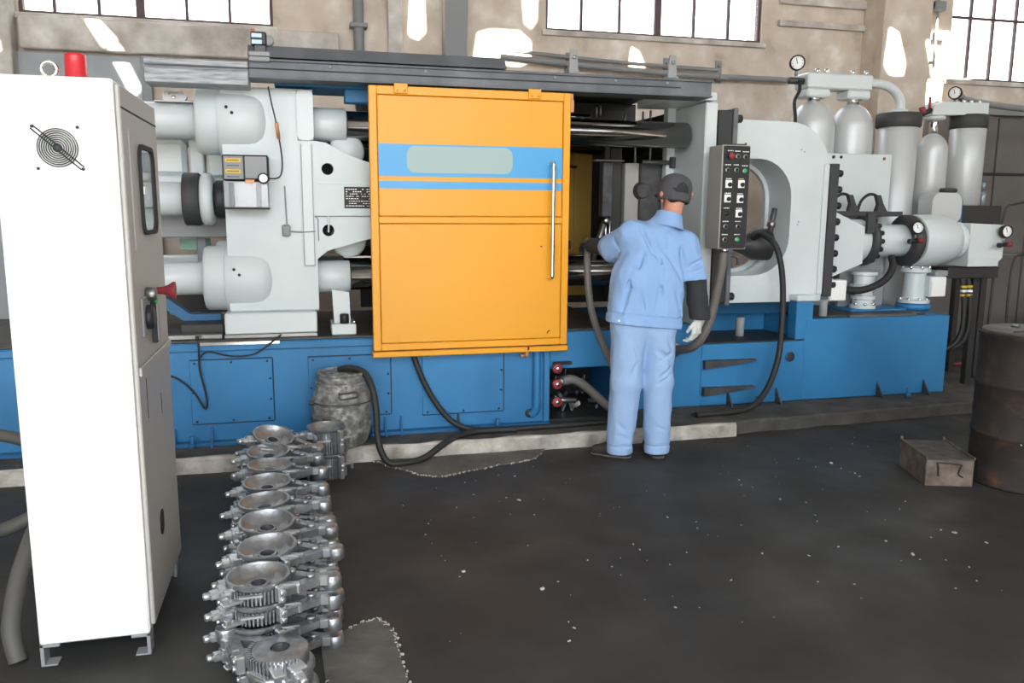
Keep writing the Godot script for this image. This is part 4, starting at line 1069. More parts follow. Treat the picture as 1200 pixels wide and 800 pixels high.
	part("bracket", sh().span(Vector3(4.98, 0.985, -5.66), Vector3(5.1, 1.03, -5.58), 0.004), M.panel_grey, t)
	# under the end block
	t = thing("hose_bracket", "dark steel shelf under the end block, from which two black hoses hang", "bracket", Vector3(5.4, 0.9, -5.68))
	part("shelf", sh().span(Vector3(5.12, 0.96, -5.80), Vector3(5.62, 1.05, -5.60), 0.006), M.iron_dark, t)
	part("leg", sh().span(Vector3(5.50, 0.0, -5.78), Vector3(5.56, 0.96, -5.72), 0.004), M.iron_dark, t)
	part("leg", sh().span(Vector3(5.02, 0.705 - 0.705, -5.86), Vector3(5.07, 0.98, -5.81), 0.004), M.iron_dark, t)
	for i in 2:
		var x := 5.285 + i * 0.06
		var h := thing("hydraulic_hose", ["left one of the two black hoses hanging below the end block, with yellow bands", "right one of the two black hoses hanging below the end block, with yellow bands"][i], "hose", Vector3(x, 0.4, -5.62), "black hoses under the end block")
		part("hose", sh().tube([Vector3(x, 0.955, -5.63), Vector3(x, 0.85, -5.60), Vector3(x + 0.005, 0.65, -5.58), Vector3(x - 0.01, 0.50, -5.58), Vector3(x - 0.07, 0.40, -5.60), Vector3(x - 0.18 - i * 0.03, 0.36, -5.64), Vector3(4.905, 0.36, -5.70)], 0.02, 12, 6), M.rubber, h)
		for y in [0.88, 0.845, 0.81]: part("band", sh().pipe(Vector3(x + 0.001, y, -5.605 + (0.88 - y) * 0.06), Vector3.UP, 0.022, 0.0245, 0.019, 16), M.yellow if y != 0.845 else M.dial, h)
	# gauges and their taps
	gauge(Vector3(4.70, 1.375, -5.50), Vector3(-0.25, 0.1, 1), 0.05, "round white pressure gauge on the dark collar of the cylinder", true)
	gauge(Vector3(5.555, 1.345, -5.50), Vector3(-0.1, 0.05, 1), 0.052, "round white pressure gauge on the end block at the far right", true)

func gauge(c: Vector3, dir: Vector3, r: float, label: String, tap: bool) -> void:
	dir = dir.normalized()
	var t := thing("pressure_gauge", label, "gauge", c - Vector3(0, r, 0), "pressure gauges")
	part("case", sh().lathe(c - dir * 0.03, dir, [Vector2(0, 0), Vector2(r * 0.9, 0), Vector2(r, 0.006), Vector2(r, 0.044), Vector2(r * 0.94, 0.048), Vector2(r * 0.84, 0.046), Vector2(r * 0.84, 0.036), Vector2(0, 0.036)], 28), M.black, t)
	part("dial", sh().rod(c + dir * 0.005, c + dir * 0.009, r * 0.83, 24), M.dial, t)
	var u := dir.cross(Vector3.UP).normalized()
	var w := u.cross(dir)
	part("needle", sh().rod(c + dir * 0.011 - w * r * 0.15, c + dir * 0.011 + (w * 0.9 + u * 0.3).normalized() * r * 0.6, r * 0.045, 5), M.bolt, t)
	var ticks := sh()
	for i in 9:
		var a := deg_to_rad(-130.0 + i * 32.5)
		var d := w * cos(a) + u * sin(a)
		ticks.rod(c + dir * 0.010 + d * r * 0.62, c + dir * 0.010 + d * r * 0.75, r * 0.03, 4)
	part("scale", ticks, M.bolt, t)
	part("stem", sh().rod(c - dir * 0.02 - Vector3(0, r * 0.9, 0), c - dir * 0.02 - Vector3(0, r * 1.7, 0), r * 0.2, 8), M.steel, t)
	if tap:
		part("tap", sh().rod(c + Vector3(-0.07, -r * 2.1, 0.0), c + Vector3(0.03, -r * 2.0, 0.0), 0.016, 10).rod(c + Vector3(-0.07, -r * 2.1, 0.0), c + Vector3(-0.07, -r * 2.1, 0.03), 0.02, 10), M.bolt, t)
		part("tap_knob", sh().rod(c + Vector3(0.02, -r * 2.0, 0.0), c + Vector3(0.035, -r * 2.0, 0.035), 0.022, 10), M.red_dull, t)

func build_bottles() -> void:
	var z := -6.25
	var t := thing("valve_cabinet", "pale grey upright panel in front of the two gas bottles", "cabinet", Vector3(4.4, 0.705, -5.98))
	part("body", sh().span(Vector3(3.98, 0.722, -6.05), Vector3(4.78, 1.965, -5.95), 0.006), M.light, t)
	for q in [[4.22, 1.935], [4.29, 1.935], [4.20, 1.62], [4.27, 1.62], [4.70, 1.93], [4.70, 1.58]]: part("bolt", sh().rod(Vector3(q[0], q[1], -5.95), Vector3(q[0], q[1], -5.94), 0.013, 8), M.bolt if q[0] < 4.6 else M.red_dull, t)
	part("shelf", sh().span(Vector3(3.98, 1.46, -5.95), Vector3(4.74, 1.50, -5.72), 0.005), M.dark, t)
	for x in [4.24, 4.50]:
		part("hose_loop", sh().tube([Vector3(x - 0.13, 1.50, -5.80), Vector3(x - 0.10, 1.585, -5.80), Vector3(x - 0.03, 1.635, -5.80), Vector3(x + 0.04, 1.62, -5.80), Vector3(x + 0.07, 1.55, -5.80), Vector3(x + 0.10, 1.50, -5.80)], 0.012, 8, 5), M.black, t)
		part("lever", sh().plate(pv([x + 0.02, 1.50, x + 0.12, 1.50, x + 0.08, 1.56, x + 0.05, 1.63, x + 0.01, 1.63, x + 0.035, 1.56]), -5.80, -5.76), M.dark, t)
	# gas bottles
	var data := [[4.205, 0.186, 2.355, 0.722, 2.50, "grey gas bottle with rounded shoulder, left one under the long manifold"], [4.585, 0.178, 2.345, 0.722, 2.50, "grey gas bottle with rounded shoulder, right one under the long manifold"], [5.42, 0.132, 2.14, 1.406, 2.32, "slim grey gas bottle under the short manifold at the far right"]]
	for d in data:
		var r: float = d[1]
		var ys: float = d[2] - r * 0.95
		t = thing("gas_bottle", d[5], "gas bottle", Vector3(d[0], d[3], z), "gas bottles")
		var prof := [Vector2(0, d[3]), Vector2(r - 0.02, d[3]), Vector2(r, d[3] + 0.03), Vector2(r, ys)]
		for i in range(1, 10):
			var a := PI * 0.5 * i / 10.0
			prof.append(Vector2(r * cos(a), ys + sin(a) * r * 1.25))
		prof.append(Vector2(r * 0.2, ys + r * 1.25)); prof.append(Vector2(0, ys + r * 1.25))
		part("body", sh().lathe(Vector3(d[0], 0, z), Vector3.UP, prof, 40, 0.6), M.satin, t)
		part("neck", sh().rod(Vector3(d[0], ys + r * 1.2, z), Vector3(d[0], d[4], z), r * 0.28, 18), M.bright, t)
	t = thing("gas_manifold", "long grey manifold block across the tops of the two gas bottles", "manifold", Vector3(4.4, 2.49, z))
	part("block", sh().span(Vector3(4.08, 2.50, z - 0.10), Vector3(4.70, 2.625, z + 0.10), 0.012), M.light_b, t)
	for x in [4.20, 4.585]: part("boss", sh().span(Vector3(x - 0.11, 2.43, z - 0.09), Vector3(x + 0.11, 2.505, z + 0.09), 0.015), M.light_b, t)
	for x in [4.19, 4.28, 4.53, 4.66]: part("bolt", sh().rod(Vector3(x, 2.625, z + 0.05), Vector3(x, 2.665, z + 0.05), 0.018, 8), M.bright, t)
	part("port", sh().rod(Vector3(3.94, 2.56, z + 0.03), Vector3(4.08, 2.56, z + 0.03), 0.028, 12), M.iron, t)
	part("elbow_pipe", sh().tube([Vector3(4.70, 2.575, z), Vector3(4.86, 2.57, z), Vector3(4.98, 2.53, z), Vector3(5.05, 2.45, z), Vector3(5.065, 2.35, z)], 0.038, 16, 6), M.light_b, t)
	gauge(Vector3(4.00, 2.70, z + 0.05), Vector3(-0.4, -0.1, 1), 0.062, "round white pressure gauge above the left end of the long manifold", false)
	var w := thing("gauge_cable", "black cable curving from the manifold's gauge down to the injection frame", "cable", Vector3(3.85, 2.1, -6.1))
	part("cable", sh().tube([Vector3(4.02, 2.555, -6.18), Vector3(4.0, 2.47, -6.15), Vector3(3.93, 2.38, -6.1), Vector3(3.88, 2.25, -6.0), Vector3(3.83, 2.08, -5.9), Vector3(3.82, 1.99, -5.8)], 0.014, 8, 6), M.black, w)
	# tall piston accumulators with dark caps
	for d in [[5.055, 0.163, 0.0, 2.215, 2.335, 0.186, "tall grey cylinder with a dark cap beside the two gas bottles"], [5.785, 0.146, 1.555, 2.225, 2.345, 0.158, "shorter grey cylinder with a dark cap standing at the machine's far right end"]]:
		t = thing("accumulator", d[6], "cylinder", Vector3(d[0], d[2], z), "capped accumulators")
		part("body", sh().rod(Vector3(d[0], d[2], z), Vector3(d[0], d[3] + 0.01, z), d[1], 40, 0.06), M.satin, t)
		part("cap", sh().rod(Vector3(d[0], d[3], z), Vector3(d[0], d[4], z), d[5], 40, 0.06), M.dark, t, "dark cap")
		part("top_fitting", sh().rod(Vector3(d[0], d[4], z), Vector3(d[0], d[4] + 0.035, z), 0.07, 20), M.light_b, t)
	t = thing("gas_manifold", "short grey manifold block joining the far right bottle and cylinder", "manifold", Vector3(5.6, 2.33, z))
	part("block", sh().plate(pv([5.32, 2.325, 5.90, 2.345, 5.90, 2.445, 5.42, 2.44, 5.33, 2.40]), z - 0.09, z + 0.09), M.light_b, t)
	part("boss", sh().rod(Vector3(5.42, 2.29, z), Vector3(5.42, 2.33, z), 0.09, 20), M.light_b, t)
	for x in [5.68, 5.76, 5.85]: part("bolt", sh().rod(Vector3(x, 2.44, z + 0.04), Vector3(x, 2.47, z + 0.04), 0.016, 8), M.bright, t)
	part("valve", sh().rod(Vector3(5.24, 2.33, z + 0.06), Vector3(5.33, 2.37, z + 0.06), 0.022, 10), M.bolt, t)
	part("valve_knob", sh().rod(Vector3(5.25, 2.34, z + 0.06), Vector3(5.23, 2.39, z + 0.06), 0.026, 10).rod(Vector3(5.31, 2.38, z + 0.06), Vector3(5.31, 2.48, z + 0.06), 0.012, 8), M.red_dull, t)
	gauge(Vector3(5.56, 2.52, z + 0.06), Vector3(-0.8, 0, 0.6), 0.055, "pressure gauge seen edge-on above the short manifold", false)
	t = thing("overhead_pipe", "grey pipe running right from above the short manifold along the back", "pipe", Vector3(6.8, 2.4, -6.9))
	part("pipe", sh().tube([Vector3(5.75, 2.53, -6.35), Vector3(6.2, 2.54, -6.7), Vector3(7.2, 2.53, -7.0), Vector3(9.0, 2.53, -7.2)], 0.032, 12, 5), M.steel_grey, t)
	t = thing("accumulator_stand", "dark steel tray and legs holding the far right bottle and cylinder", "stand", Vector3(5.6, 0, z))
	part("tray", sh().span(Vector3(5.26, 1.395, z - 0.2), Vector3(5.60, 1.405, z + 0.18), 0.004).span(Vector3(5.58, 1.40, z - 0.2), Vector3(6.04, 1.555, z + 0.2), 0.006), M.iron_dark, t)
	for q in [[5.95, -0.15], [5.95, 0.15], [5.35, -0.15]]: part("leg", sh().span(Vector3(q[0] - 0.03, 0, z + q[1] - 0.03), Vector3(q[0] + 0.03, 1.40, z + q[1] + 0.03), 0.004), M.iron_dark, t)
	part("drip_bar", sh().span(Vector3(5.58, 1.39, z + 0.20), Vector3(5.60, 1.60, z + 0.22), 0.002), M.blue, t)
	part("relief_valve", sh().rod(Vector3(5.96, 1.555, z + 0.05), Vector3(5.96, 1.68, z + 0.05), 0.03, 12).rod(Vector3(5.96, 1.70, z + 0.05), Vector3(5.96, 1.76, z + 0.05), 0.022, 10), M.tinted, t)
	part("tank", sh().plate(rrect(5.16, 1.40, 5.46, 1.66, 0.08), z + 0.20, z + 0.36), M.satin, t)
	part("tank_cap", sh().rod(Vector3(5.38, 1.66, z + 0.28), Vector3(5.38, 1.70, z + 0.28), 0.07, 16), M.dark, t)

func build_hoses() -> void:
	var t := thing("floor_hose", "black hose hanging from under the orange door and running along the plinth", "hose", Vector3(1.0, 0.1, -4.95))
	part("hose", sh().tube([Vector3(0.655, 0.66, -5.06), Vector3(0.665, 0.585, -5.04), Vector3(0.72, 0.43, -5.02), Vector3(0.80, 0.28, -5.0), Vector3(0.90, 0.165, -4.98), Vector3(1.03, 0.115, -4.96), Vector3(1.25, 0.108, -4.95), Vector3(1.6, 0.108, -4.95), Vector3(1.95, 0.108, -4.97), Vector3(2.1, 0.108, -5.0)], 0.018, 12, 6), M.rubber, t)
	t = thing("looped_hose", "black hose arching over the dented metal can and looping onto the floor", "hose", Vector3(0.5, 0.0, -4.8))
	part("hose", sh().tube([Vector3(0.20, 0.54, -4.95), Vector3(0.27, 0.555, -4.90), Vector3(0.345, 0.53, -4.85), Vector3(0.385, 0.44, -4.80), Vector3(0.40, 0.32, -4.76), Vector3(0.40, 0.20, -4.73), Vector3(0.415, 0.10, -4.70), Vector3(0.46, 0.03, -4.66), Vector3(0.56, 0.022, -4.66), Vector3(0.68, 0.03, -4.71), Vector3(0.79, 0.08, -4.77), Vector3(0.90, 0.112, -4.84), Vector3(1.05, 0.115, -4.91), Vector3(1.3, 0.112, -4.91)], 0.020, 12, 6), M.rubber, t)
	t = thing("frame_hose", "long black hose drooping from the injection frame's opening down to the plinth", "hose", Vector3(3.2, 0.1, -5.15))
	part("hose", sh().tube([Vector3(3.27, 1.27, -5.55), Vector3(3.25, 1.33, -5.38), Vector3(3.29, 1.27, -5.26), Vector3(3.325, 1.14, -5.22), Vector3(3.345, 0.95, -5.2), Vector3(3.335, 0.70, -5.17), Vector3(3.30, 0.45, -5.14), Vector3(3.20, 0.24, -5.10), Vector3(3.05, 0.13, -5.05), Vector3(2.85, 0.108, -5.02), Vector3(2.6, 0.108, -5.0)], 0.022, 12, 6), M.rubber, t)
	t = thing("box_conduit", "grey flexible conduit curving from the push-button box down to the blue bed", "conduit", Vector3(2.6, 0.5, -5.1))
	part("conduit", sh().tube([Vector3(2.715, 1.245, -4.93), Vector3(2.71, 1.10, -4.95), Vector3(2.695, 0.92, -4.98), Vector3(2.67, 0.76, -5.0), Vector3(2.63, 0.64, -5.03), Vector3(2.585, 0.56, -5.10), Vector3(2.55, 0.52, -5.28)], 0.031, 14, 6), M.hose_grey, t)
	part("end_cap", sh().rod(Vector3(2.715, 1.225, -4.93), Vector3(2.715, 1.262, -4.93), 0.033, 14), M.bright, t)
	part("collar", sh().rod(Vector3(2.555, 0.52, -5.30), Vector3(2.555, 0.52, -5.275), 0.055, 20), M.steel, t)
	t = thing("arm_conduit", "grey conduit bending down from the operator's black sleeve behind his leg", "conduit", Vector3(1.9, 0.5, -5.0))
	part("conduit", sh().tube([Vector3(1.83, 1.30, -5.12), Vector3(1.80, 1.22, -5.05), Vector3(1.795, 1.08, -5.02), Vector3(1.81, 0.90, -5.0), Vector3(1.86, 0.73, -5.0), Vector3(1.94, 0.55, -5.0), Vector3(2.02, 0.40, -5.02)], 0.024, 12, 6), M.hose_grey, t)
	var n := 0
	for p in [[Vector3(-0.96, 0.0, -2.86), Vector3(-0.985, 0.10, -2.90), Vector3(-0.985, 0.22, -3.0), Vector3(-0.965, 0.33, -3.12), Vector3(-0.96, 0.38, -3.28), Vector3(-1.0, 0.34, -3.5), Vector3(-1.1, 0.2, -3.8)], [Vector3(-1.6, 0.05, -3.9), Vector3(-1.35, 0.12, -3.75), Vector3(-1.15, 0.2, -3.7), Vector3(-1.02, 0.28, -3.9), Vector3(-1.05, 0.42, -4.2)], [Vector3(-1.9, 0.3, -4.4), Vector3(-1.5, 0.42, -4.3), Vector3(-1.2, 0.36, -4.2), Vector3(-0.95, 0.2, -4.1), Vector3(-0.8, 0.05, -4.3)]]:
		t = thing("thick_hose", ["thick grey hose rising from the floor at the white cabinet's left foot", "thick grey hose curling on the floor left of the white cabinet, behind the rising one", "uppermost thick grey hose behind the white cabinet at the left edge"][n], "hose", Vector3(p[0].x, 0.03, p[0].z), "thick hoses left of the cabinet")
		part("hose", sh().tube(p, 0.03, 12, 6), M.hose_dull, t)
		n += 1

func build_cabinet() -> void:
	var t := thing("electrical_cabinet", "tall white electrical cabinet with a fan grille, in the left foreground", "cabinet", Vector3(-0.70, 0, -3.12))
	var x0 := -0.875
	var x1 := -0.537
	var zf := -2.80
	var zb := -3.47
	part("body", sh().span(Vector3(x0, 0.075, zb), Vector3(x1, 1.885, zf), 0.006), M.white, t)
	# fan guard: rings, spokes and screws
	var c := Vector3(-0.70, 1.675, zf)
	var g := part("fan_guard", sh().rod(c + Vector3(0, 0, 0.006), c + Vector3(0, 0, 0.010), 0.010, 12), M.bolt, t, "round black wire fan guard")
	for i in 8:
		var s := sh()
		var r := 0.012 + i * 0.0063
		var p := []
		for k in 33: p.append(c + Vector3(cos(TAU * k / 32.0) * r, sin(TAU * k / 32.0) * r, 0.006))
		s.tube(p, 0.0017, 6, 1)
		part("ring", s, M.bolt, g)
	for off in [-0.004, 0.004]: part("spoke", sh().rod(c + Vector3(-0.066 + off, 0.060 + off, 0.009), c + Vector3(0.066 + off, -0.060 + off, 0.009), 0.002, 6), M.bolt, g)
	for q in [[0.058, 0.062], [-0.058, -0.062], [-0.066, 0.062], [0.066, -0.062]]: part("screw", sh().rod(c + Vector3(q[0], q[1], 0), c + Vector3(q[0], q[1], 0.006), 0.005, 8), M.bolt, g)
	# door on the right side
	var d := part("door", sh().span(Vector3(x1, 0.10, zb + 0.012), Vector3(x1 + 0.016, 1.872, zf - 0.014), 0.004), M.cabinet_shaded_side, t)
	var xd := x1 + 0.016
	var side := Transform3D(Basis(Vector3(0, 0, -1), Vector3.UP, Vector3.RIGHT), Vector3(xd, 0, 0))   # plate xy -> (z, y), thickness along x
	part("groove", sh().span(Vector3(xd, 1.80, zb + 0.012), Vector3(xd + 0.001, 1.806, zf - 0.014), 0), M.seam, d)
	var s := Shape.new(); s.x = side
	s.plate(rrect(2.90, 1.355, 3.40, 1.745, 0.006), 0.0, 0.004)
	part("inset_panel", s, M.cabinet_shaded_side, d)
	s = Shape.new(); s.x = side
	s.plate(rrect(3.02, 1.405, 3.30, 1.71, 0.05), 0.004, 0.014, [rrect(3.035, 1.42, 3.285, 1.695, 0.04)])
	part("window_frame", s, M.seam, d)
	s = Shape.new(); s.x = side
	s.plate(rrect(3.036, 1.421, 3.284, 1.694, 0.04), 0.004, 0.007)
	part("window_glass", s, M.tinted, d)
	part("catch", sh().span(Vector3(xd + 0.014, 1.54, -3.035), Vector3(xd + 0.022, 1.57, -3.02), 0.002), M.bright, d)
	part("lock_plate", sh().span(Vector3(xd, 1.07, -3.12), Vector3(xd + 0.008, 1.20, -2.92), 0.003), M.panel_grey, d)
	part("lock", sh().rod(Vector3(xd, 1.13, -2.99), Vector3(xd + 0.03, 1.13, -2.99), 0.042, 20), M.bolt, d)
	part("lever", sh().span(Vector3(xd + 0.012, 1.035, -3.10), Vector3(xd + 0.03, 1.17, -3.06), 0.004), M.panel_grey, d, "flat lever of the lock")
	part("lever_edge", sh().span(Vector3(xd + 0.008, 1.03, -3.105), Vector3(xd + 0.026, 1.175, -3.055), 0.003), M.bolt, d)
	part("key_switch", sh().rod(Vector3(xd, 1.205, -3.03), Vector3(xd + 0.035, 1.205, -3.03), 0.024, 14), M.steel, d)
	part("indicator", sh().rod(Vector3(xd, 1.175, -3.08), Vector3(xd + 0.03, 1.175, -3.08), 0.016, 12), M.green, d)
	part("stop_knob", sh().lathe(Vector3(xd, 1.20, -3.20), Vector3.RIGHT, [Vector2(0.012, 0), Vector2(0.014, 0.03), Vector2(0.022, 0.05), Vector2(0.032, 0.065), Vector2(0.032, 0.072), Vector2(0, 0.076)], 18), M.red_dull, d, "red stop knob")
	part("fold", sh().span(Vector3(xd, 0.955, zb + 0.02), Vector3(xd + 0.010, 0.985, zf - 0.02), 0.005), M.cabinet_shaded_side, d)
	for q in [[0.79, 0.93, -2.93], [0.74, 0.82, -3.20]]: part("slot", sh().span(Vector3(xd, q[0], q[2] - 0.008), Vector3(xd + 0.001, q[1], q[2]), 0), M.seam, d)
	s = Shape.new(); s.x = side
	s.plate(rrect(3.02, 0.33, 3.09, 0.42, 0.03), 0, 0.003)
	part("badge", s, M.bolt, d)
	# feet and top fittings
	for q in [[x0, zf, 1.0], [x1, zf, -1.0], [x0, zb, 1.0], [x1, zb, -1.0]]:
		var k := sh()
		var dz := -1.0 if q[1] == zf else 1.0
		k.span(Vector3(q[0], 0.0, q[1]), Vector3(q[0] + q[2] * 0.012, 0.078, q[1] + dz * 0.06), 0.002)
		k.span(Vector3(q[0], 0.066, q[1]), Vector3(q[0] + q[2] * 0.06, 0.078, q[1] + dz * 0.012), 0.002)
		k.span(Vector3(q[0], 0.0, q[1]), Vector3(q[0] + q[2] * 0.05, 0.006, q[1] + dz * 0.05), 0.002)
		part("foot", k, M.panel_grey, t)
	var e := sh()
	var p := []
	for k in 25: p.append(Vector3(-0.745 + cos(TAU * k / 24.0) * 0.022, 1.925 + sin(TAU * k / 24.0) * 0.022, -2.95))
	e.tube(p, 0.007, 8, 1)
	e.rod(Vector3(-0.745, 1.884, -2.95), Vector3(-0.745, 1.905, -2.95), 0.012, 10)
	part("lifting_eye", e, M.bright, t)
	t = thing("warning_beacon", "small red warning beacon on top of the white cabinet", "beacon", Vector3(-0.672, 1.885, -2.97))
	part("base", sh().rod(Vector3(-0.672, 1.885, -2.97), Vector3(-0.672, 1.897, -2.97), 0.036, 24), M.panel_grey, t)
	part("lens", sh().lathe(Vector3(-0.672, 1.897, -2.97), Vector3.UP, [Vector2(0, 0), Vector2(0.036, 0), Vector2(0.036, 0.01), Vector2(0.033, 0.014), Vector2(0.032, 0.07), Vector2(0.030, 0.078), Vector2(0.024, 0.082), Vector2(0, 0.083)], 28), M.lens, t)

func build_can() -> void:
	var t := thing("metal_can", "dented grey metal can with a ridged shoulder, standing against the blue bed", "can", Vector3(0.21, 0.09, -4.92))
	var prof := []
	for q in [[0, 0], [0.125, 0], [0.135, 0.008], [0.15, 0.03], [0.168, 0.08], [0.176, 0.14], [0.177, 0.22], [0.174, 0.26], [0.182, 0.268], [0.182, 0.284], [0.172, 0.292], [0.163, 0.33], [0.148, 0.36], [0.146, 0.376], [0.152, 0.38], [0.152, 0.392], [0.143, 0.396], [0.140, 0.43], [0.146, 0.436], [0.146, 0.446], [0.134, 0.45], [0.128, 0.44], [0, 0.44]]: prof.append(Vector2(q[0], q[1]))
	part("body", sh().lathe(Vector3(0.21, 0.09, -4.92), Vector3.UP, prof, 44), M.can, t)
	part("handle", sh().tube([Vector3(0.19, 0.435, -4.765), Vector3(0.195, 0.435, -4.745), Vector3(0.25, 0.44, -4.745), Vector3(0.29, 0.435, -4.765), Vector3(0.295, 0.41, -4.765), Vector3(0.25, 0.405, -4.75), Vector3(0.195, 0.40, -4.755), Vector3(0.19, 0.43, -4.765)], 0.006, 8, 4), M.iron, t)
	part("lug", sh().box(Vector3(0.04, 0.365, -4.86), Vector3(0.05, 0.02, 0.03), 0.006), M.iron, t)
	part("strap", sh().pipe(Vector3(0.21, 0.36, -4.92), Vector3.UP, 0.012, 0.184, 0.176, 44), M.iron, t)

func make_casting(tall: float, with_arm: bool) -> Node3D:
	var o := Node3D.new()
	# ring with a dished top
	var prof := []
	for q in [[0.030, 0.0], [0.082, 0.0], [0.088, 0.006], [0.090, tall - 0.025], [0.100, tall - 0.02], [0.106, tall - 0.012], [0.106, tall - 0.002], [0.102, tall], [0.096, tall - 0.001], [0.087, tall - 0.018], [0.068, tall - 0.034], [0.045, tall - 0.042], [0.036, tall - 0.041], [0.034, tall - 0.032], [0.026, tall - 0.032], [0.026, 0.0]]: prof.append(Vector2(q[0], q[1]))
	obj("dish", sh().lathe(Vector3.ZERO, Vector3.UP, prof, 40), M.cast, o)
	var ribs := sh()
	for i in 22:
		var a := PI * 0.06 + PI * 0.88 * i / 21.0
		var d := Vector3(cos(a), 0, sin(a))
		ribs.x = Transform3D(Basis(Vector3.UP, -a), d * 0.094 + Vector3(0, (tall - 0.024) * 0.5, 0))
		ribs.box(Vector3.ZERO, Vector3(0.014, tall - 0.026, 0.0065), 0.001)
	obj("ribs", ribs, M.cast, o).set_meta("kind", "stuff")
	var h := tall - 0.07
	if with_arm:   # broad forked arm to the right, ending in a short barrel
		var arm := sh()
		arm.plate(pv([0.06, -0.075, 0.11, -0.05, 0.20, 0.0, 0.245, 0.0, 0.245, 0.036, 0.20, 0.04, 0.15, 0.066, 0.07, 0.10, 0.04, 0.06]), 0.020, 0.046, [pv([0.105, -0.015, 0.165, 0.018, 0.12, 0.044, 0.095, 0.035])])
		var lay := Shape.new()
		for i in arm.v.size():
			lay.v.append(Vector3(arm.v[i].x, arm.v[i].z, arm.v[i].y)); lay.n.append(Vector3(arm.n[i].x, arm.n[i].z, arm.n[i].y))
		for i in range(0, lay.v.size(), 3):
			var b := lay.v[i + 1]; lay.v[i + 1] = lay.v[i + 2]; lay.v[i + 2] = b
			b = lay.n[i + 1]; lay.n[i + 1] = lay.n[i + 2]; lay.n[i + 2] = b
		lay.box(Vector3(0.10, 0.052, 0.075), Vector3(0.07, 0.016, 0.02), 0.003).rod(Vector3(0.17, 0.046, 0.02), Vector3(0.17, 0.058, 0.02), 0.016, 12).rod(Vector3(0.11, 0.046, -0.03), Vector3(0.11, 0.060, -0.03), 0.013, 10)
		obj("arm", lay, M.cast, o)
		obj("barrel", sh().lathe(Vector3(0.242, -0.002, 0.014), Vector3.UP, [Vector2(0.0, 0), Vector2(0.031, 0), Vector2(0.033, 0.004), Vector2(0.033, 0.034), Vector2(0.028, 0.046), Vector2(0.018, 0.05), Vector2(0, 0.05)], 20), M.cast, o)
		obj("cut_face", sh().box(Vector3(0.212, 0.036, 0.040), Vector3(0.028, 0.030, 0.022), 0.002), M.cast_bright, o).set_meta("label", "bright sawn face on the arm")
	# blocky lug with a stub to the left
	var lug := sh(Vector3(-0.105, 0.030 + h, 0.030), Vector3(0, 0.30, 0))
	lug.box(Vector3.ZERO, Vector3(0.055, 0.040, 0.055), 0.006).box(Vector3(-0.035, 0.004, 0.006), Vector3(0.04, 0.026, 0.034), 0.006).rod(Vector3(-0.05, 0.004, 0.006), Vector3(-0.072, 0.004, 0.006), 0.013, 12, 0.3).box(Vector3(0.02, 0.018, 0.03), Vector3(0.07, 0.012, 0.016), 0.002)
	obj("lug", lug, M.cast_bright, o)
	lug = sh(Vector3(-0.075, 0.016, 0.082), Vector3(0, 0.45, 0))
	lug.box(Vector3.ZERO, Vector3(0.085, 0.010, 0.034), 0.003).box(Vector3(-0.03, 0.012, 0.004), Vector3(0.02, 0.022, 0.02), 0.003)
	obj("flange", lug, M.cast_bright, o)
	# clamp brackets on the front right
	var cl := sh(Vector3(0.070, 0.034 + h * 0.5, 0.098), Vector3(0, 0.5, 0))
	cl.box(Vector3.ZERO, Vector3(0.026, tall - 0.014, 0.03), 0.004).rod(Vector3(0, 0.010, 0.014), Vector3(0, 0.010, 0.024), 0.011, 12).rod(Vector3(0, -0.016, 0.014), Vector3(0, -0.016, 0.022), 0.008, 10)
	cl.box(Vector3(0.038, 0.016, 0.0), Vector3(0.06, 0.012, 0.024), 0.003).box(Vector3(0.064, 0.002, 0.0), Vector3(0.013, 0.038, 0.024), 0.003)
	obj("clamp_bracket", cl, M.cast_bright, o)
	cl = sh(Vector3(0.0, tall * 0.55, 0.105))
	cl.box(Vector3(-0.022, 0, 0), Vector3(0.075, 0.009, 0.018), 0.002)
	obj("rib_bar", cl, M.cast_bright, o)
	return o

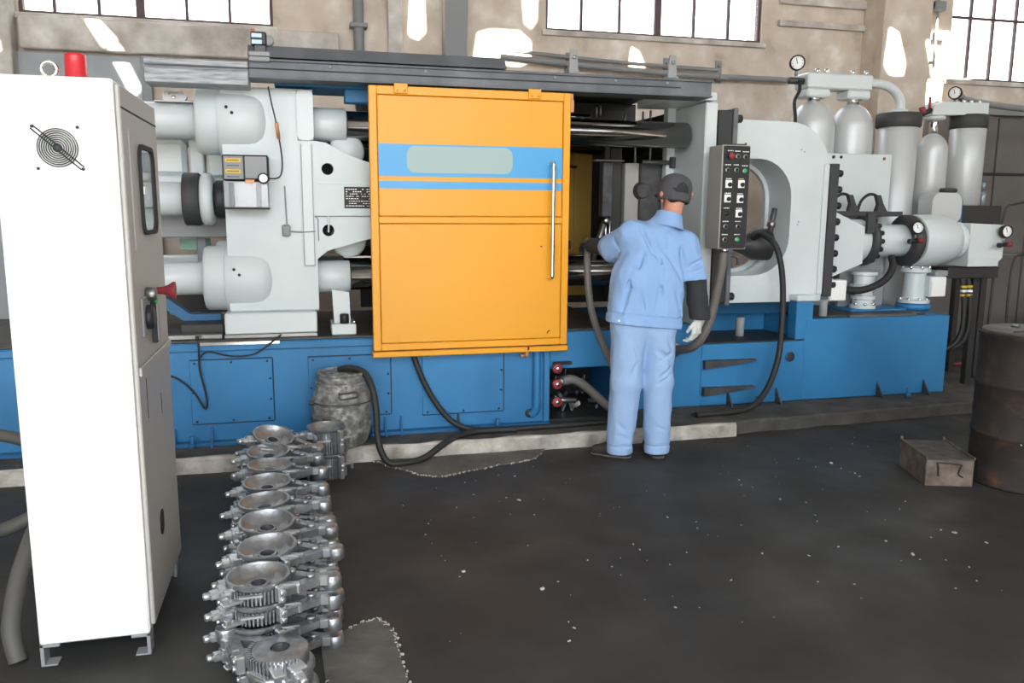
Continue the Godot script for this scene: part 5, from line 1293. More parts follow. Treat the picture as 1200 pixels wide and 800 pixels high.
func build_castings() -> void:
	var proto := make_casting(0.07, true)
	var nth := ["nearest the camera", "second from the near end", "third from the near end", "fourth from the near end", "fifth from the near end", "sixth from the near end", "seventh from the near end", "eighth from the near end", "by the plinth"]
	# x, z, layers, tilt about x and z of the topmost
	var spots := [[-0.185, -2.72, 4, 0.0, 0.0], [-0.165, -2.95, 4, 0.05, 0.03], [-0.165, -3.20, 4, 0.10, -0.02], [-0.17, -3.45, 4, 0.02, 0.05], [-0.175, -3.70, 4, 0.05, 0.0], [-0.185, -3.95, 4, 0.0, -0.05], [-0.195, -4.18, 4, 0.10, 0.0], [-0.19, -4.36, 4, 0.26, -0.22], [-0.205, -4.58, 4, 0.0, 0.0]]
	var level := ["lowest", "second lowest", "second highest", "topmost"]
	var r := RandomNumberGenerator.new()
	r.seed = 21
	for i in spots.size():
		var s = spots[i]
		for k in s[2]:
			var top: bool = k == s[2] - 1
			var c := dup(proto, "aluminium_casting", Vector3(s[0] + r.randf_range(-0.012, 0.012), k * 0.0715 + 0.001, s[1] + r.randf_range(-0.008, 0.008)), "%s dished aluminium casting in the stack %s" % [level[k], nth[i]], "casting", "aluminium castings in the row of stacks")
			c.rotation = Vector3(s[3] if top else 0.0, r.randf_range(-0.16, 0.12), s[4] if top else 0.0)
			if top: c.position.y += absf(s[3]) * 0.09 + absf(s[4]) * 0.10
	# two turned upside down at the very front
	for k in 2:
		var c := dup(proto, "aluminium_casting", Vector3(-0.095 - 0.01 * k, 0.071 + k * 0.072, -2.485), "%s of the two upturned aluminium castings at the near end of the row" % ["lower", "upper"][k], "casting", "upturned castings at the near end")
		c.rotation = Vector3(PI, 2.2 + 0.12 * k, 0)
	proto.free()
	proto = make_casting(0.145, false)
	for k in 2:
		var c := dup(proto, "aluminium_casting", Vector3(0.115 - 0.01 * k, k * 0.1465 + 0.001, -4.60), "%s tall ribbed casting in the separate stack beside the dented metal can" % ["lower", "upper"][k], "casting", "castings in the separate stack by the can")
		c.rotation.y = -0.05 + 0.1 * k
	proto.free()

func build_drum_and_box() -> void:
	var c := Vector3(3.915, 0, -3.60)
	var t := thing("steel_drum", "rusty brown steel drum with a flat grey lid at the right edge", "drum", c)
	var prof := []
	for q in [[0, 0], [0.275, 0], [0.283, 0.006], [0.283, 0.018], [0.277, 0.024], [0.277, 0.27], [0.284, 0.278], [0.284, 0.298], [0.277, 0.306], [0.277, 0.55], [0.284, 0.558], [0.284, 0.578], [0.277, 0.586], [0.277, 0.825], [0.284, 0.832], [0.284, 0.848], [0.277, 0.853], [0.27, 0.845], [0, 0.845]]: prof.append(Vector2(q[0], q[1]))
	part("barrel", sh().lathe(c, Vector3.UP, prof, 56), M.rust, t)
	part("lid", sh().rod(c + Vector3(0, 0.845, 0), c + Vector3(0, 0.862, 0), 0.268, 48, 0.02), M.drum_lid, t)
	part("bung", sh().rod(c + Vector3(-0.02, 0.862, -0.13), c + Vector3(-0.02, 0.875, -0.13), 0.022, 12), M.steel, t)
	part("slot", sh().box(c + Vector3(-0.13, 0.863, 0.05), Vector3(0.16, 0.006, 0.02), 0.001), M.seam, t)
	for q in [[3.73, 0.60], [3.76, 0.25], [3.70, 0.28]]:
		var dx: float = q[0] - c.x
		var o := Vector3(q[0], q[1], c.z + sqrt(0.277 * 0.277 - dx * dx))
		part("chip", sh().box(o, Vector3(0.014, 0.026, 0.006), 0.002), M.chip, t)
	# steel box
	var b := thing("steel_box", "small brown steel box with a cut handle outline on its front, left of the drum", "box", Vector3(3.49, 0, -3.79))
	b.rotation.y = -0.33
	obj("body", sh().span(Vector3(-0.128, 0.0, -0.19), Vector3(0.128, 0.15, 0.19), 0.004), M.box_steel, b)
	obj("lid", sh().span(Vector3(-0.130, 0.150, -0.192), Vector3(0.130, 0.158, 0.194), 0.002), M.box_top, b)
	var rim := sh()
	rim.span(Vector3(-0.131, 0.153, -0.19), Vector3(-0.124, 0.168, 0.192), 0.001).span(Vector3(0.124, 0.153, -0.19), Vector3(0.131, 0.168, 0.192), 0.001)
	obj("rim", rim, M.box_steel, b)
	obj("handle", sh().tube([Vector3(-0.075, 0.132, 0.192), Vector3(-0.066, 0.12, 0.194), Vector3(-0.062, 0.075, 0.194), Vector3(-0.058, 0.06, 0.194)], 0.005, 6, 3).tube([Vector3(-0.075, 0.135, 0.192), Vector3(0.0, 0.132, 0.195), Vector3(0.06, 0.125, 0.193)], 0.004, 6, 3).tube([Vector3(0.06, 0.125, 0.193), Vector3(0.045, 0.075, 0.194), Vector3(0.07, 0.055, 0.193)], 0.005, 6, 3), M.seam, b)
	for q in [[-0.124, -0.185], [0.118, -0.185]]: obj("corner_tab", sh().span(Vector3(q[0] - 0.004, 0.158, q[1] - 0.004), Vector3(q[0] + 0.01, 0.182, q[1] + 0.004), 0.001), M.box_steel, b)

func build_chips() -> void:
	var r := RandomNumberGenerator.new()
	r.seed = 99
	var made := 0
	while made < 120:
		var x := r.randf_range(-0.7, 3.6)
		var z := r.randf_range(-4.6, -2.5)
		if x < 0.45 and z > -4.6 and x > -0.5: continue
		if x < -0.45 and z < -2.75: continue
		if x > 1.6 and x < 2.3 and z < -4.2: continue
		if x > 3.1 and z > -4.2: continue
		var w := 0.0022 + 0.006 * pow(r.randf(), 2.0) if made > 5 else r.randf_range(0.010, 0.016)
		var s := sh(Vector3.ZERO, Vector3(0, r.randf() * 3, r.randf_range(-0.3, 0.3)))
		s.box(Vector3(0, w * 0.25, 0), Vector3(w * r.randf_range(1, 2.0), w * 0.5, w), w * 0.15)
		var o := obj("metal_chip", s, M.chip)
		o.position = Vector3(x, 0, z)
		tag(o, "tiny bright metal chip lying loose on the dark factory floor", "chip", "metal chips on the floor")
		made += 1

# ---- the operator: soft bodies from capsules joined by a smooth minimum, meshed as surface nets
class Flesh:
	var a := PackedVector3Array()
	var d := PackedVector3Array()
	var s := PackedVector3Array()
	var ra := PackedFloat32Array()
	var rb := PackedFloat32Array()
	var ll := PackedFloat32Array()
	var cut := []        # planes: [point, outward normal]
	var folds := []      # creases: [a, b, width, depth]
	var grooves := []    # seams round the body: [point, normal, width, depth]
	var k := 0.03
	var wrinkle: FastNoiseLite
	var depth := 0.0
	func bone(p: Vector3, q: Vector3, r0: float, r1: float, sq := Vector3.ONE) -> Flesh:
		a.append(p); d.append((q - p) * sq); s.append(sq); ra.append(r0); rb.append(r1)
		ll.append(maxf(((q - p) * sq).length_squared(), 1e-8))
		return self
	func at(p: Vector3) -> float:
		var r := 1e3
		for i in a.size():
			var v := (p - a[i]) * s[i]
			var h := clampf(v.dot(d[i]) / ll[i], 0.0, 1.0)
			var e := (v - d[i] * h).length() - ra[i] - (rb[i] - ra[i]) * h
			if e > r + k: continue
			if e < r - k: r = e; continue
			var w := 0.5 + 0.5 * (r - e) / k
			r = r + (e - r) * w - k * w * (1.0 - w)
		if absf(r) < 0.04:
			if wrinkle: r += depth * (absf(wrinkle.get_noise_3d(p.x * 1.4, p.y * 0.75 + p.x * 0.35, p.z * 1.4)) - 0.25)
			for f in grooves:
				var h: float = (p - f[0]).dot(f[1]) / f[2]
				if absf(h) < 2.2: r += f[3] * exp(-h * h)
			for f in folds:
				var v: Vector3 = p - f[0]
				var ab: Vector3 = f[1] - f[0]
				var h := clampf(v.dot(ab) / ab.length_squared(), 0.0, 1.0)
				var q: float = (v - ab * h).length() / f[2]
				if q < 2.2: r += f[3] * exp(-q * q) * (1.0 - 0.6 * absf(h - 0.5) * 2.0)
		for c in cut:
			if c.size() < 3 or p.distance_squared_to(c[0]) < c[2] * c[2]: r = maxf(r, (p - c[0]).dot(c[1]))
		return r
	func net(lo: Vector3, hi: Vector3, cell: float, out: Shape) -> void:
		var n := Vector3i(((hi - lo) / cell).ceil()) + Vector3i.ONE * 2
		var g := PackedFloat32Array()
		g.resize(n.x * n.y * n.z)
		var B := 6
		for bz in range(0, n.z, B):
			for by in range(0, n.y, B):
				for bx in range(0, n.x, B):
					var mid := at(lo + (Vector3(bx, by, bz) + Vector3.ONE * B * 0.5) * cell)
					var far := absf(mid) > cell * B * 1.3 + 0.03
					for z in range(bz, mini(bz + B, n.z)):
						for y in range(by, mini(by + B, n.y)):
							var o := (z * n.y + y) * n.x
							for x in range(bx, mini(bx + B, n.x)):
								g[o + x] = mid if far else at(lo + Vector3(x, y, z) * cell)
		var id := PackedInt32Array()
		id.resize(g.size()); id.fill(-1)
		var vs := PackedVector3Array()
		var ns := PackedVector3Array()
		var sx := 1
		var sy := n.x
		var sz := n.x * n.y
		for z in n.z - 1:
			for y in n.y - 1:
				for x in n.x - 1:
					var o := (z * n.y + y) * n.x + x
					var c := [g[o], g[o + 1], g[o + sy], g[o + sy + 1], g[o + sz], g[o + sz + 1], g[o + sz + sy], g[o + sz + sy + 1]]
					var m := 0
					for i in 8:
						if c[i] < 0.0: m += 1
					if m == 0 or m == 8: continue
					var p := Vector3.ZERO
					var cnt := 0
					for e in [[0, 1], [2, 3], [4, 5], [6, 7], [0, 2], [1, 3], [4, 6], [5, 7], [0, 4], [1, 5], [2, 6], [3, 7]]:
						var u: float = c[e[0]]
						var w: float = c[e[1]]
						if (u < 0.0) == (w < 0.0): continue
						var t := u / (u - w)
						var q0 := Vector3(e[0] & 1, (e[0] >> 1) & 1, e[0] >> 2)
						var q1 := Vector3(e[1] & 1, (e[1] >> 1) & 1, e[1] >> 2)
						p += q0.lerp(q1, t); cnt += 1
					p /= cnt
					id[o] = vs.size()
					vs.append(lo + (Vector3(x, y, z) + p) * cell)
					ns.append(Vector3(c[1] + c[3] + c[5] + c[7] - c[0] - c[2] - c[4] - c[6], c[2] + c[3] + c[6] + c[7] - c[0] - c[1] - c[4] - c[5], c[4] + c[5] + c[6] + c[7] - c[0] - c[1] - c[2] - c[3]).normalized())
		for z in range(1, n.z - 1):
			for y in range(1, n.y - 1):
				for x in range(1, n.x - 1):
					var o := (z * n.y + y) * n.x + x
					var i0 := g[o] < 0.0
					if i0 != (g[o + 1] < 0.0): put(out, vs, ns, id[o], id[o - sy], id[o - sy - sz], id[o - sz])
					if i0 != (g[o + sy] < 0.0): put(out, vs, ns, id[o], id[o - 1], id[o - 1 - sz], id[o - sz])
					if i0 != (g[o + sz] < 0.0): put(out, vs, ns, id[o], id[o - 1], id[o - 1 - sy], id[o - sy])
	func put(out: Shape, v: PackedVector3Array, n: PackedVector3Array, i: int, j: int, l: int, m: int) -> void:
		if i < 0 or j < 0 or l < 0 or m < 0: return
		out.squad(v[i], v[j], v[l], v[m], n[i], n[j], n[l], n[m])

func hand(f: Flesh, wrist: Vector3, down: Vector3, palm: Vector3, thumb: Vector3, curl: float) -> void:
	# down: along the hand; palm: where the palm faces; thumb: the side of the thumb
	f.k = 0.007
	var kn := wrist + down * 0.085
	for i in 4:
		var side := thumb * (0.030 - i * 0.020)
		f.bone(wrist + side * 0.6 + down * 0.012, kn + side, 0.016, 0.013)
		var len: float = [0.040, 0.045, 0.041, 0.033][i]
		var a := curl * (0.55 + 0.08 * i)
		var p := kn + side
		for j in 3:
			var dir := down * cos(a) + palm * sin(a)
			var q: Vector3 = p + dir * len * [1.0, 0.68, 0.55][j]
			f.bone(p, q, 0.0105 - j * 0.001, 0.0098 - j * 0.001)
			p = q
			a += curl * 0.75
	f.bone(wrist, wrist + down * 0.05, 0.027, 0.024, Vector3.ONE)
	var tb := wrist + down * 0.022 + thumb * 0.026
	var t1 := tb + (thumb * 0.55 + down * 0.75 + palm * 0.35).normalized() * 0.042
	var t2 := t1 + (thumb * 0.1 + down * 0.9 + palm * 0.5).normalized() * 0.032
	f.bone(tb, t1, 0.014, 0.0115); f.bone(t1, t2, 0.0115, 0.0095)

func build_person() -> void:
	var t := thing("person", "person in light blue work jacket and trousers, dark cap and black oversleeves, seen from behind", "person", Vector3(1.97, 0, -4.5))
	var head := Vector3(2.185, 1.60, -4.60)
	var neck := Vector3(2.135, 1.43, -4.56)
	var ls := Vector3(1.905, 1.355, -4.56)
	var le := Vector3(1.86, 1.27, -4.73)
	var lw := Vector3(1.80, 1.275, -4.96)
	var rs := Vector3(2.235, 1.292, -4.53)
	var re := Vector3(2.292, 1.075, -4.48)
	var rw := Vector3(2.308, 0.865, -4.46)
	var lh := Vector3(1.885, 0.83, -4.51)
	var lk := Vector3(1.875, 0.48, -4.52)
	var la := Vector3(1.852, 0.09, -4.54)
	var rh := Vector3(2.065, 0.82, -4.50)
	var rk := Vector3(2.077, 0.48, -4.50)
	var ra := Vector3(2.080, 0.09, -4.50)
	# the body itself, one surface: limbs and trunk coarse, head fine
	var f := Flesh.new()
	f.k = 0.04
	f.bone(lh, lk, 0.075, 0.055).bone(lk, la, 0.055, 0.04).bone(rh, rk, 0.075, 0.055).bone(rk, ra, 0.055, 0.04)
	f.bone(lh.lerp(rh, 0.5), Vector3(2.02, 1.1, -4.53), 0.09, 0.08, Vector3(1, 1, 1.2)).bone(Vector3(2.02, 1.1, -4.53), Vector3(2.08, 1.3, -4.55), 0.08, 0.10, Vector3(1, 1, 1.2))
	f.bone(ls, rs, 0.055, 0.055).bone(ls, le, 0.045, 0.038).bone(le, lw, 0.037, 0.028).bone(rs, re, 0.045, 0.038).bone(re, rw, 0.037, 0.028)
	f.bone(neck + Vector3(-0.01, -0.03, -0.015), head + Vector3(-0.01, -0.05, 0.015), 0.058, 0.054)
	var body := sh()
	f.net(Vector3(1.70, 0.03, -5.02), Vector3(2.40, 1.50, -4.36), 0.014, body)
	var h := Flesh.new()
	h.k = 0.025
	h.bone(head + Vector3(0, 0.018, 0.018), head + Vector3(0, 0.012, -0.022), 0.084, 0.080)
	h.bone(head + Vector3(0, -0.03, -0.03), head + Vector3(-0.002, -0.075, -0.058), 0.062, 0.040)          # jaw and chin
	h.bone(head + Vector3(-0.006, -0.05, 0.03), neck + Vector3(0.0, -0.02, 0.0), 0.055, 0.060)             # neck
	h.bone(head + Vector3(0, 0.0, -0.095), head + Vector3(0, -0.028, -0.116), 0.010, 0.014)                # nose
	h.bone(head + Vector3(-0.018, -0.058, -0.094), head + Vector3(0.018, -0.058, -0.094), 0.009, 0.009)    # lips
	h.bone(head + Vector3(-0.035, 0.018, -0.086), head + Vector3(0.035, 0.018, -0.086), 0.012, 0.012)      # brow
	for sx in [-1.0, 1.0]:
		h.bone(head + Vector3(sx * 0.094, -0.006, 0.030), head + Vector3(sx * 0.087, -0.046, 0.016), 0.021, 0.012, Vector3(1.7, 1, 1))
	h.folds.append([head + Vector3(-0.045, -0.004, -0.095), head + Vector3(-0.022, -0.004, -0.1), 0.014, 0.008])
	h.folds.append([head + Vector3(0.045, -0.004, -0.095), head + Vector3(0.022, -0.004, -0.1), 0.014, 0.008])
	h.folds.append([head + Vector3(-0.022, -0.058, -0.104), head + Vector3(0.022, -0.058, -0.104), 0.004, 0.004])
	h.net(head + Vector3(-0.13, -0.22, -0.15), head + Vector3(0.13, 0.13, 0.13), 0.0055, body)
	part("body", body, M.skin, t)
	for sx in [-1.0, 1.0]: part("eye", sh().ball(head + Vector3(sx * 0.033, -0.002, -0.088), Vector3.ONE * 0.011, 12), M.dial, t)
	# hair below the cap
	var hr := Flesh.new()
	hr.k = 0.015
	hr.bone(head + Vector3(0, 0.02, 0.024), head + Vector3(0, 0.02, -0.012), 0.0875, 0.084)
	hr.bone(head + Vector3(-0.035, -0.035, 0.062), head + Vector3(0.035, -0.035, 0.062), 0.028, 0.028)
	hr.cut.append([head + Vector3(0, -0.040, 0.0), Vector3(0, -1, -0.25).normalized()])
	hr.cut.append([head + Vector3(0, 0, -0.03), Vector3(0, 0.25, -1).normalized()])
	var hs := sh()
	hr.net(head + Vector3(-0.11, -0.1, -0.08), head + Vector3(0.11, 0.12, 0.13), 0.006, hs)
	part("hair", hs, M.hair, t)
	# the cap: crown tilted a little to the right, strap, opening, button, brim
	var cb := Basis.from_euler(Vector3(-0.10, 0.0, -0.16))
	var cp := sh()
	cp.x = Transform3D(cb, head + Vector3(0, 0.014, 0.006))
	var rows := 10
	var seg := 40
	for i in rows:
		for k in seg:
			var q := []
			for o in [[i, k], [i, k + 1], [i + 1, k + 1], [i + 1, k]]:
				var u: float = PI * 0.5 * o[0] / rows
				var w: float = TAU * o[1] / seg
				q.append(Vector3(sin(u) * cos(w), pow(cos(u), 0.8), sin(u) * sin(w)))
			var rr := Vector3(0.102, 0.104, 0.110)
			if i > 0: cp.tri(q[0] * rr, q[1] * rr, q[2] * rr, q[0], q[1], q[2])
			cp.tri(q[0] * rr, q[2] * rr, q[3] * rr, q[0] + Vector3.UP * 0.01, q[2], q[3])
	cp.lathe(Vector3(0, -0.038, 0), Vector3.UP, [Vector2(0.090, -0.030), Vector2(0.0955, -0.026), Vector2(0.1025, 0.012), Vector2(0.103, 0.04)], 40)
	var cap := part("cap", cp, M.cap, t, "dark grey cap")
	var band := sh()
	band.x = cp.x
	for i in 16:
		var f0 := deg_to_rad(-32.0 + i * 4.0)
		var f1 := f0 + deg_to_rad(4.0)
		var q0 := Vector3(sin(f0), 0, cos(f0))
		var q1 := Vector3(sin(f1), 0, cos(f1))
		var lo := Vector3(0, -0.060, 0)
		var hi := Vector3(0, -0.022, 0)
		band.squad(q0 * 0.0985 + lo, q1 * 0.0985 + lo, q1 * 0.1065 + hi, q0 * 0.1065 + hi, q0, q1, q1, q0)
		band.squad(q0 * 0.1065 + hi, q1 * 0.1065 + hi, q1 * 0.100 + hi, q0 * 0.100 + hi, Vector3.UP, Vector3.UP, Vector3.UP, Vector3.UP)
	part("strap", band, M.cap, cap)
	band = sh()
	band.x = cp.x
	for i in 14:
		for k in 5:
			var q := []
			for o in [[i, k], [i + 1, k], [i + 1, k + 1], [i, k + 1]]:
				var v: float = -1.0 + o[0] / 7.0
				var phi := v * 0.42
				var y: float = -0.022 + (0.060 * sqrt(maxf(0.0, 1.0 - v * v))) * o[1] / 5.0
				var rad := 0.1045 if y < 0.0 else sin(acos(pow(y / 0.104, 1.25))) * 0.1045
				q.append(Vector3(sin(phi) * rad * 0.985, y, cos(phi) * rad * 1.068))
			band.squad(q[0], q[1], q[2], q[3], q[0].normalized(), q[1].normalized(), q[2].normalized(), q[3].normalized())
	part("rear_opening", band, M.sleeve, cap)
	band = sh()
	band.x = cp.x
	band.ball(Vector3(0, 0.100, 0), Vector3(0.009, 0.006, 0.009), 10).ball(Vector3(0.03, 0.055, 0.078), Vector3(0.003, 0.003, 0.003), 8)
	part("button", band, M.cap, cap)
	band = Shape.new()
	band.x = Transform3D(cb * Basis(Vector3.RIGHT, -PI / 2.0), head + Vector3(0.0, -0.012, 0.0))
	var br := PackedVector2Array()
	for i in 13:
		var a := PI * i / 12.0
		br.append(Vector2(cos(a) * 0.085, 0.07 + sin(a) * 0.10))
	band.plate(br, -0.003, 0.003)
	part("brim", band, M.cap, cap)
	# jacket
	var j := Flesh.new()
	j.k = 0.05
	j.wrinkle = FastNoiseLite.new()
	j.wrinkle.seed = 4; j.wrinkle.frequency = 4.0; j.wrinkle.fractal_octaves = 2
	j.depth = 0.016
	var sq := Vector3(1, 1, 0.98)
	j.bone(Vector3(1.868, 0.84, -4.51), Vector3(1.915, 1.10, -4.53), 0.130, 0.132, sq).bone(Vector3(1.925, 1.10, -4.53), Vector3(1.985, 1.275, -4.55), 0.130, 0.120, sq)
	j.bone(Vector3(2.082, 0.83, -4.50), Vector3(2.105, 1.10, -4.52), 0.128, 0.122, sq).bone(Vector3(2.100, 1.10, -4.52), Vector3(2.145, 1.26, -4.54), 0.115, 0.115, sq)
	j.bone(Vector3(1.97, 0.84, -4.50), Vector3(2.02, 1.15, -4.53), 0.128, 0.128, sq)
	j.bone(ls + Vector3(0.02, -0.01, 0), rs + Vector3(-0.01, -0.005, 0), 0.078, 0.076)
	j.bone(Vector3(2.05, 1.345, -4.55), neck + Vector3(0, 0.035, 0), 0.092, 0.062)
	j.bone(ls, le, 0.084, 0.080).bone(le, le.lerp(lw, 0.30), 0.078, 0.066)
	j.bone(rs, re, 0.083, 0.069)
	j.cut.append([Vector3(1.75, 0.845, -4.5), Vector3(-0.10, -1, 0).normalized()])
	j.cut.append([re + Vector3(0, 0.012, 0), (rw - re).normalized(), 0.13])
	j.cut.append([le.lerp(lw, 0.36), (lw - le).normalized(), 0.16])
	j.cut.append([neck + Vector3(0, 0.055, 0), Vector3(0.25, 1, 0).normalized(), 0.2])
	# creases as in the photograph (positive digs in, negative stands out)
	j.folds = [
		[Vector3(1.99, 1.30, -4.43), Vector3(2.06, 1.08, -4.40), 0.016, 0.0203], [Vector3(2.06, 1.27, -4.43), Vector3(2.16, 1.10, -4.40), 0.016, 0.0203],
		[Vector3(1.93, 1.26, -4.44), Vector3(1.86, 1.05, -4.42), 0.018, 0.0284], [Vector3(1.86, 1.16, -4.43), Vector3(1.80, 0.92, -4.42), 0.016, 0.0263],
		[Vector3(1.90, 1.02, -4.40), Vector3(1.93, 0.90, -4.39), 0.014, 0.0162], [Vector3(2.16, 1.28, -4.44), Vector3(2.20, 1.08, -4.43), 0.016, 0.0284],
		[Vector3(2.215, 1.17, -4.43), Vector3(2.31, 1.21, -4.44), 0.012, 0.0224], [Vector3(2.22, 1.13, -4.42), Vector3(2.32, 1.16, -4.43), 0.010, 0.0203],
		[Vector3(1.84, 1.36, -4.56), Vector3(1.90, 1.27, -4.50), 0.014, 0.0263], [Vector3(1.80, 1.33, -4.60), Vector3(1.87, 1.24, -4.58), 0.012, 0.0224], [Vector3(1.93, 1.385, -4.48), Vector3(1.98, 1.25, -4.43), 0.014, 0.0203],
		[Vector3(2.00, 1.20, -4.40), Vector3(2.10, 0.98, -4.38), 0.03, -0.0121], [Vector3(1.74, 0.905, -4.42), Vector3(2.24, 0.865, -4.40), 0.007, 0.0142],
		[Vector3(2.05, 1.16, -4.40), Vector3(1.99, 0.92, -4.38), 0.014, 0.0102], [Vector3(2.12, 1.02, -4.39), Vector3(2.16, 0.90, -4.40), 0.014, 0.0142],
	]
	j.grooves = [[Vector3(1.99, 0.882, -4.5), Vector3(-0.10, -1, 0).normalized(), 0.007, 0.007]]
	var js := sh()
	j.net(Vector3(1.68, 0.76, -4.90), Vector3(2.42, 1.50, -4.34), 0.0075, js)
	var jacket := part("jacket", js, M.jacket, t, "light blue work jacket")
	var col := sh()
	col.lathe(neck + Vector3(-0.004, 0.012, 0.004), Vector3(0.26, 1, -0.05), [Vector2(0.108, -0.045), Vector2(0.094, -0.015), Vector2(0.086, 0.004), Vector2(0.078, 0.036), Vector2(0.073, 0.042), Vector2(0.066, 0.037), Vector2(0.066, 0.0)], 32)
	part("collar", col, M.jacket, jacket)
	# button tabs on the hem
	for q in [[1.776, 0.865], [1.80, 0.855]]: part("stud", sh().rod(Vector3(q[0], q[1], -4.43), Vector3(q[0], q[1], -4.408), 0.007, 10), M.dial, jacket)
	# trousers
	var p := Flesh.new()
	p.k = 0.03
	p.wrinkle = FastNoiseLite.new()
	p.wrinkle.seed = 9; p.wrinkle.frequency = 4.0; p.wrinkle.fractal_octaves = 2
	p.depth = 0.013
	p.bone(lh, rh, 0.110, 0.108, Vector3(1, 1, 1.1)).bone(lh + Vector3(0, 0.06, 0), rh + Vector3(0, 0.06, 0), 0.10, 0.10, Vector3(1, 1, 1.1))
	p.bone(lh, lk, 0.112, 0.092).bone(lk, la + Vector3(0, -0.04, 0), 0.092, 0.080)
	p.bone(rh, rk, 0.110, 0.088).bone(rk, ra + Vector3(0, -0.04, 0), 0.088, 0.078)
	p.cut.append([Vector3(2, 0.03, -4.5), Vector3.DOWN])
	p.cut.append([Vector3(2, 0.90, -4.5), Vector3.UP])
	p.folds = [
		[Vector3(1.975, 0.74, -4.40), Vector3(1.985, 0.52, -4.42), 0.014, 0.0364], [Vector3(1.99, 0.70, -4.40), Vector3(2.14, 0.60, -4.41), 0.012, 0.0203], [Vector3(2.02, 0.60, -4.40), Vector3(2.15, 0.68, -4.41), 0.011, 0.0203],
		[Vector3(1.86, 0.76, -4.40), Vector3(1.93, 0.60, -4.42), 0.013, 0.0162], [Vector3(1.90, 0.60, -4.42), Vector3(1.86, 0.50, -4.42), 0.012, 0.0181], [Vector3(2.05, 0.52, -4.41), Vector3(2.14, 0.58, -4.42), 0.011, 0.0162],
		[Vector3(2.03, 0.47, -4.41), Vector3(2.12, 0.53, -4.42), 0.010, 0.0142], [Vector3(1.80, 0.16, -4.46), Vector3(1.90, 0.13, -4.45), 0.012, 0.0121], [Vector3(1.78, 0.095, -4.46), Vector3(1.93, 0.09, -4.45), 0.006, 0.0102], [Vector3(2.0, 0.095, -4.42), Vector3(2.16, 0.09, -4.42), 0.006, 0.0102],
		[Vector3(1.80, 0.24, -4.46), Vector3(1.86, 0.18, -4.45), 0.012, 0.0121], [Vector3(2.03, 0.22, -4.42), Vector3(2.12, 0.18, -4.42), 0.012, 0.0102], [Vector3(2.08, 0.76, -4.40), Vector3(2.13, 0.66, -4.41), 0.012, 0.0142],
	]
	p.grooves = [[Vector3(2, 0.085, -4.5), Vector3.UP, 0.007, 0.005]]
	var ps := sh()
	p.net(Vector3(1.72, 0.02, -4.68), Vector3(2.22, 0.93, -4.34), 0.0075, ps)
	part("trousers", ps, M.trousers, t, "light blue work trousers")
	# oversleeves
	var o := Flesh.new()
	o.k = 0.02
	o.bone(re + Vector3(-0.002, 0.03, 0), re.lerp(rw, 0.5), 0.062, 0.060).bone(re.lerp(rw, 0.5), rw + Vector3(0.008, -0.01, 0), 0.060, 0.062)
	o.cut.append([rw + Vector3(0, -0.012, 0), Vector3.DOWN])
	o.cut.append([re + Vector3(0, 0.035, 0), Vector3.UP])
	o.folds = [[re + Vector3(-0.05, -0.12, 0.05), re + Vector3(0.06, -0.16, 0.05), 0.012, 0.007], [re + Vector3(-0.05, -0.17, 0.05), re + Vector3(0.06, -0.13, 0.05), 0.010, 0.006]]
	var os := sh()
	o.net(Vector3(2.20, 0.82, -4.58), Vector3(2.40, 1.13, -4.38), 0.008, os)
	part("oversleeve", os, M.sleeve, t, "black oversleeve on the right forearm")
	o = Flesh.new()
	o.bone(le.lerp(lw, 0.30), lw, 0.060, 0.048)
	o.cut.append([le.lerp(lw, 0.28), (le - lw).normalized()])
	os = sh()
	o.net(lw + Vector3(-0.12, -0.12, -0.1), le + Vector3(0.12, 0.12, 0.06), 0.009, os)
	part("oversleeve", os, M.sleeve, t, "black oversleeve on the left forearm")
	# gloved hands
	var hf := Flesh.new()
	hand(hf, rw + Vector3(-0.003, -0.008, 0.0), Vector3(-0.08, -1, -0.05).normalized(), Vector3(-0.5, 0.0, -0.85).normalized(), Vector3(-0.85, 0, 0.5).normalized(), 0.75)
	var gs := sh()
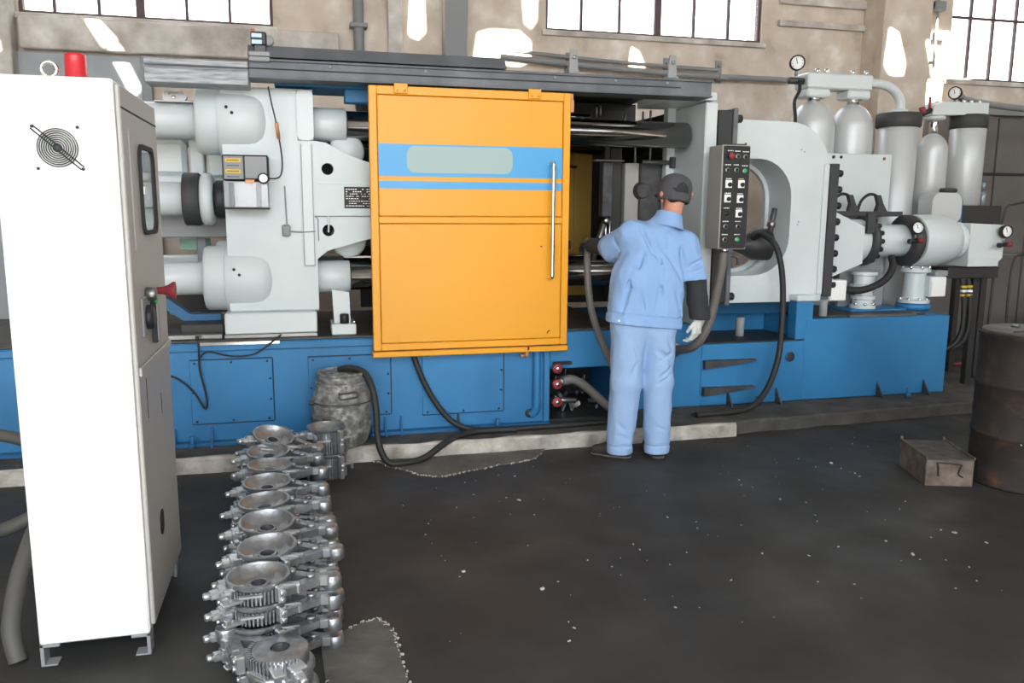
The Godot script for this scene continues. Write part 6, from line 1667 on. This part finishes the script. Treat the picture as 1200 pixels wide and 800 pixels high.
	hf.net(rw + Vector3(-0.11, -0.21, -0.13), rw + Vector3(0.08, 0.03, 0.08), 0.0036, gs)
	part("glove", gs, M.glove, t, "off-white glove on the right hand")
	hf = Flesh.new()
	hand(hf, lw + Vector3(0, 0, -0.005), Vector3(-0.05, 0.02, -1).normalized(), Vector3(0.1, -1, 0).normalized(), Vector3(1, 0.1, 0).normalized(), 0.8)
	gs = sh()
	hf.net(lw + Vector3(-0.09, -0.14, -0.21), lw + Vector3(0.10, 0.07, 0.04), 0.0036, gs)
	part("glove", gs, M.glove_dark, t, "dark glove on the left hand")
	# shoes
	for q in [[Vector3(1.885, 0, -4.525), Vector3(1.735, 0, -4.63)], [Vector3(2.082, 0, -4.475), Vector3(2.10, 0, -4.68)]]:
		var sf := Flesh.new()
		sf.k = 0.03
		var e: Vector3 = q[0]
		var w: Vector3 = q[1]
		sf.bone(e + Vector3(0, 0.035, 0), e.lerp(w, 0.45) + Vector3(0, 0.05, 0), 0.038, 0.046).bone(e.lerp(w, 0.45) + Vector3(0, 0.045, 0), w + Vector3(0, 0.032, 0), 0.046, 0.032)
		sf.bone(e.lerp(w, 0.12) + Vector3(0, 0.05, 0), e.lerp(w, 0.3) + Vector3(0, 0.08, 0), 0.036, 0.036)
		sf.cut.append([Vector3(0, 0.016, 0), Vector3.DOWN])
		var ss := sh()
		var lo := e.min(w) - Vector3(0.08, 0.05, 0.08)
		var hi := e.max(w) + Vector3(0.08, 0.16, 0.08)
		sf.net(lo, hi, 0.006, ss)
		var shoe := part("shoe", ss, M.shoe, t)
		var sole := Flesh.new()
		sole.k = 0.02
		sole.bone(e + Vector3(0, 0.02, 0), e.lerp(w, 0.5) + Vector3(0, 0.02, 0), 0.042, 0.046).bone(e.lerp(w, 0.5) + Vector3(0, 0.02, 0), w + Vector3(0, 0.02, 0), 0.047, 0.034)
		sole.cut.append([Vector3(0, 0.018, 0), Vector3.UP]); sole.cut.append([Vector3(0, 0.001, 0), Vector3.DOWN])
		ss = sh()
		sole.net(lo, hi, 0.006, ss)
		part("sole", ss, M.sole, shoe)
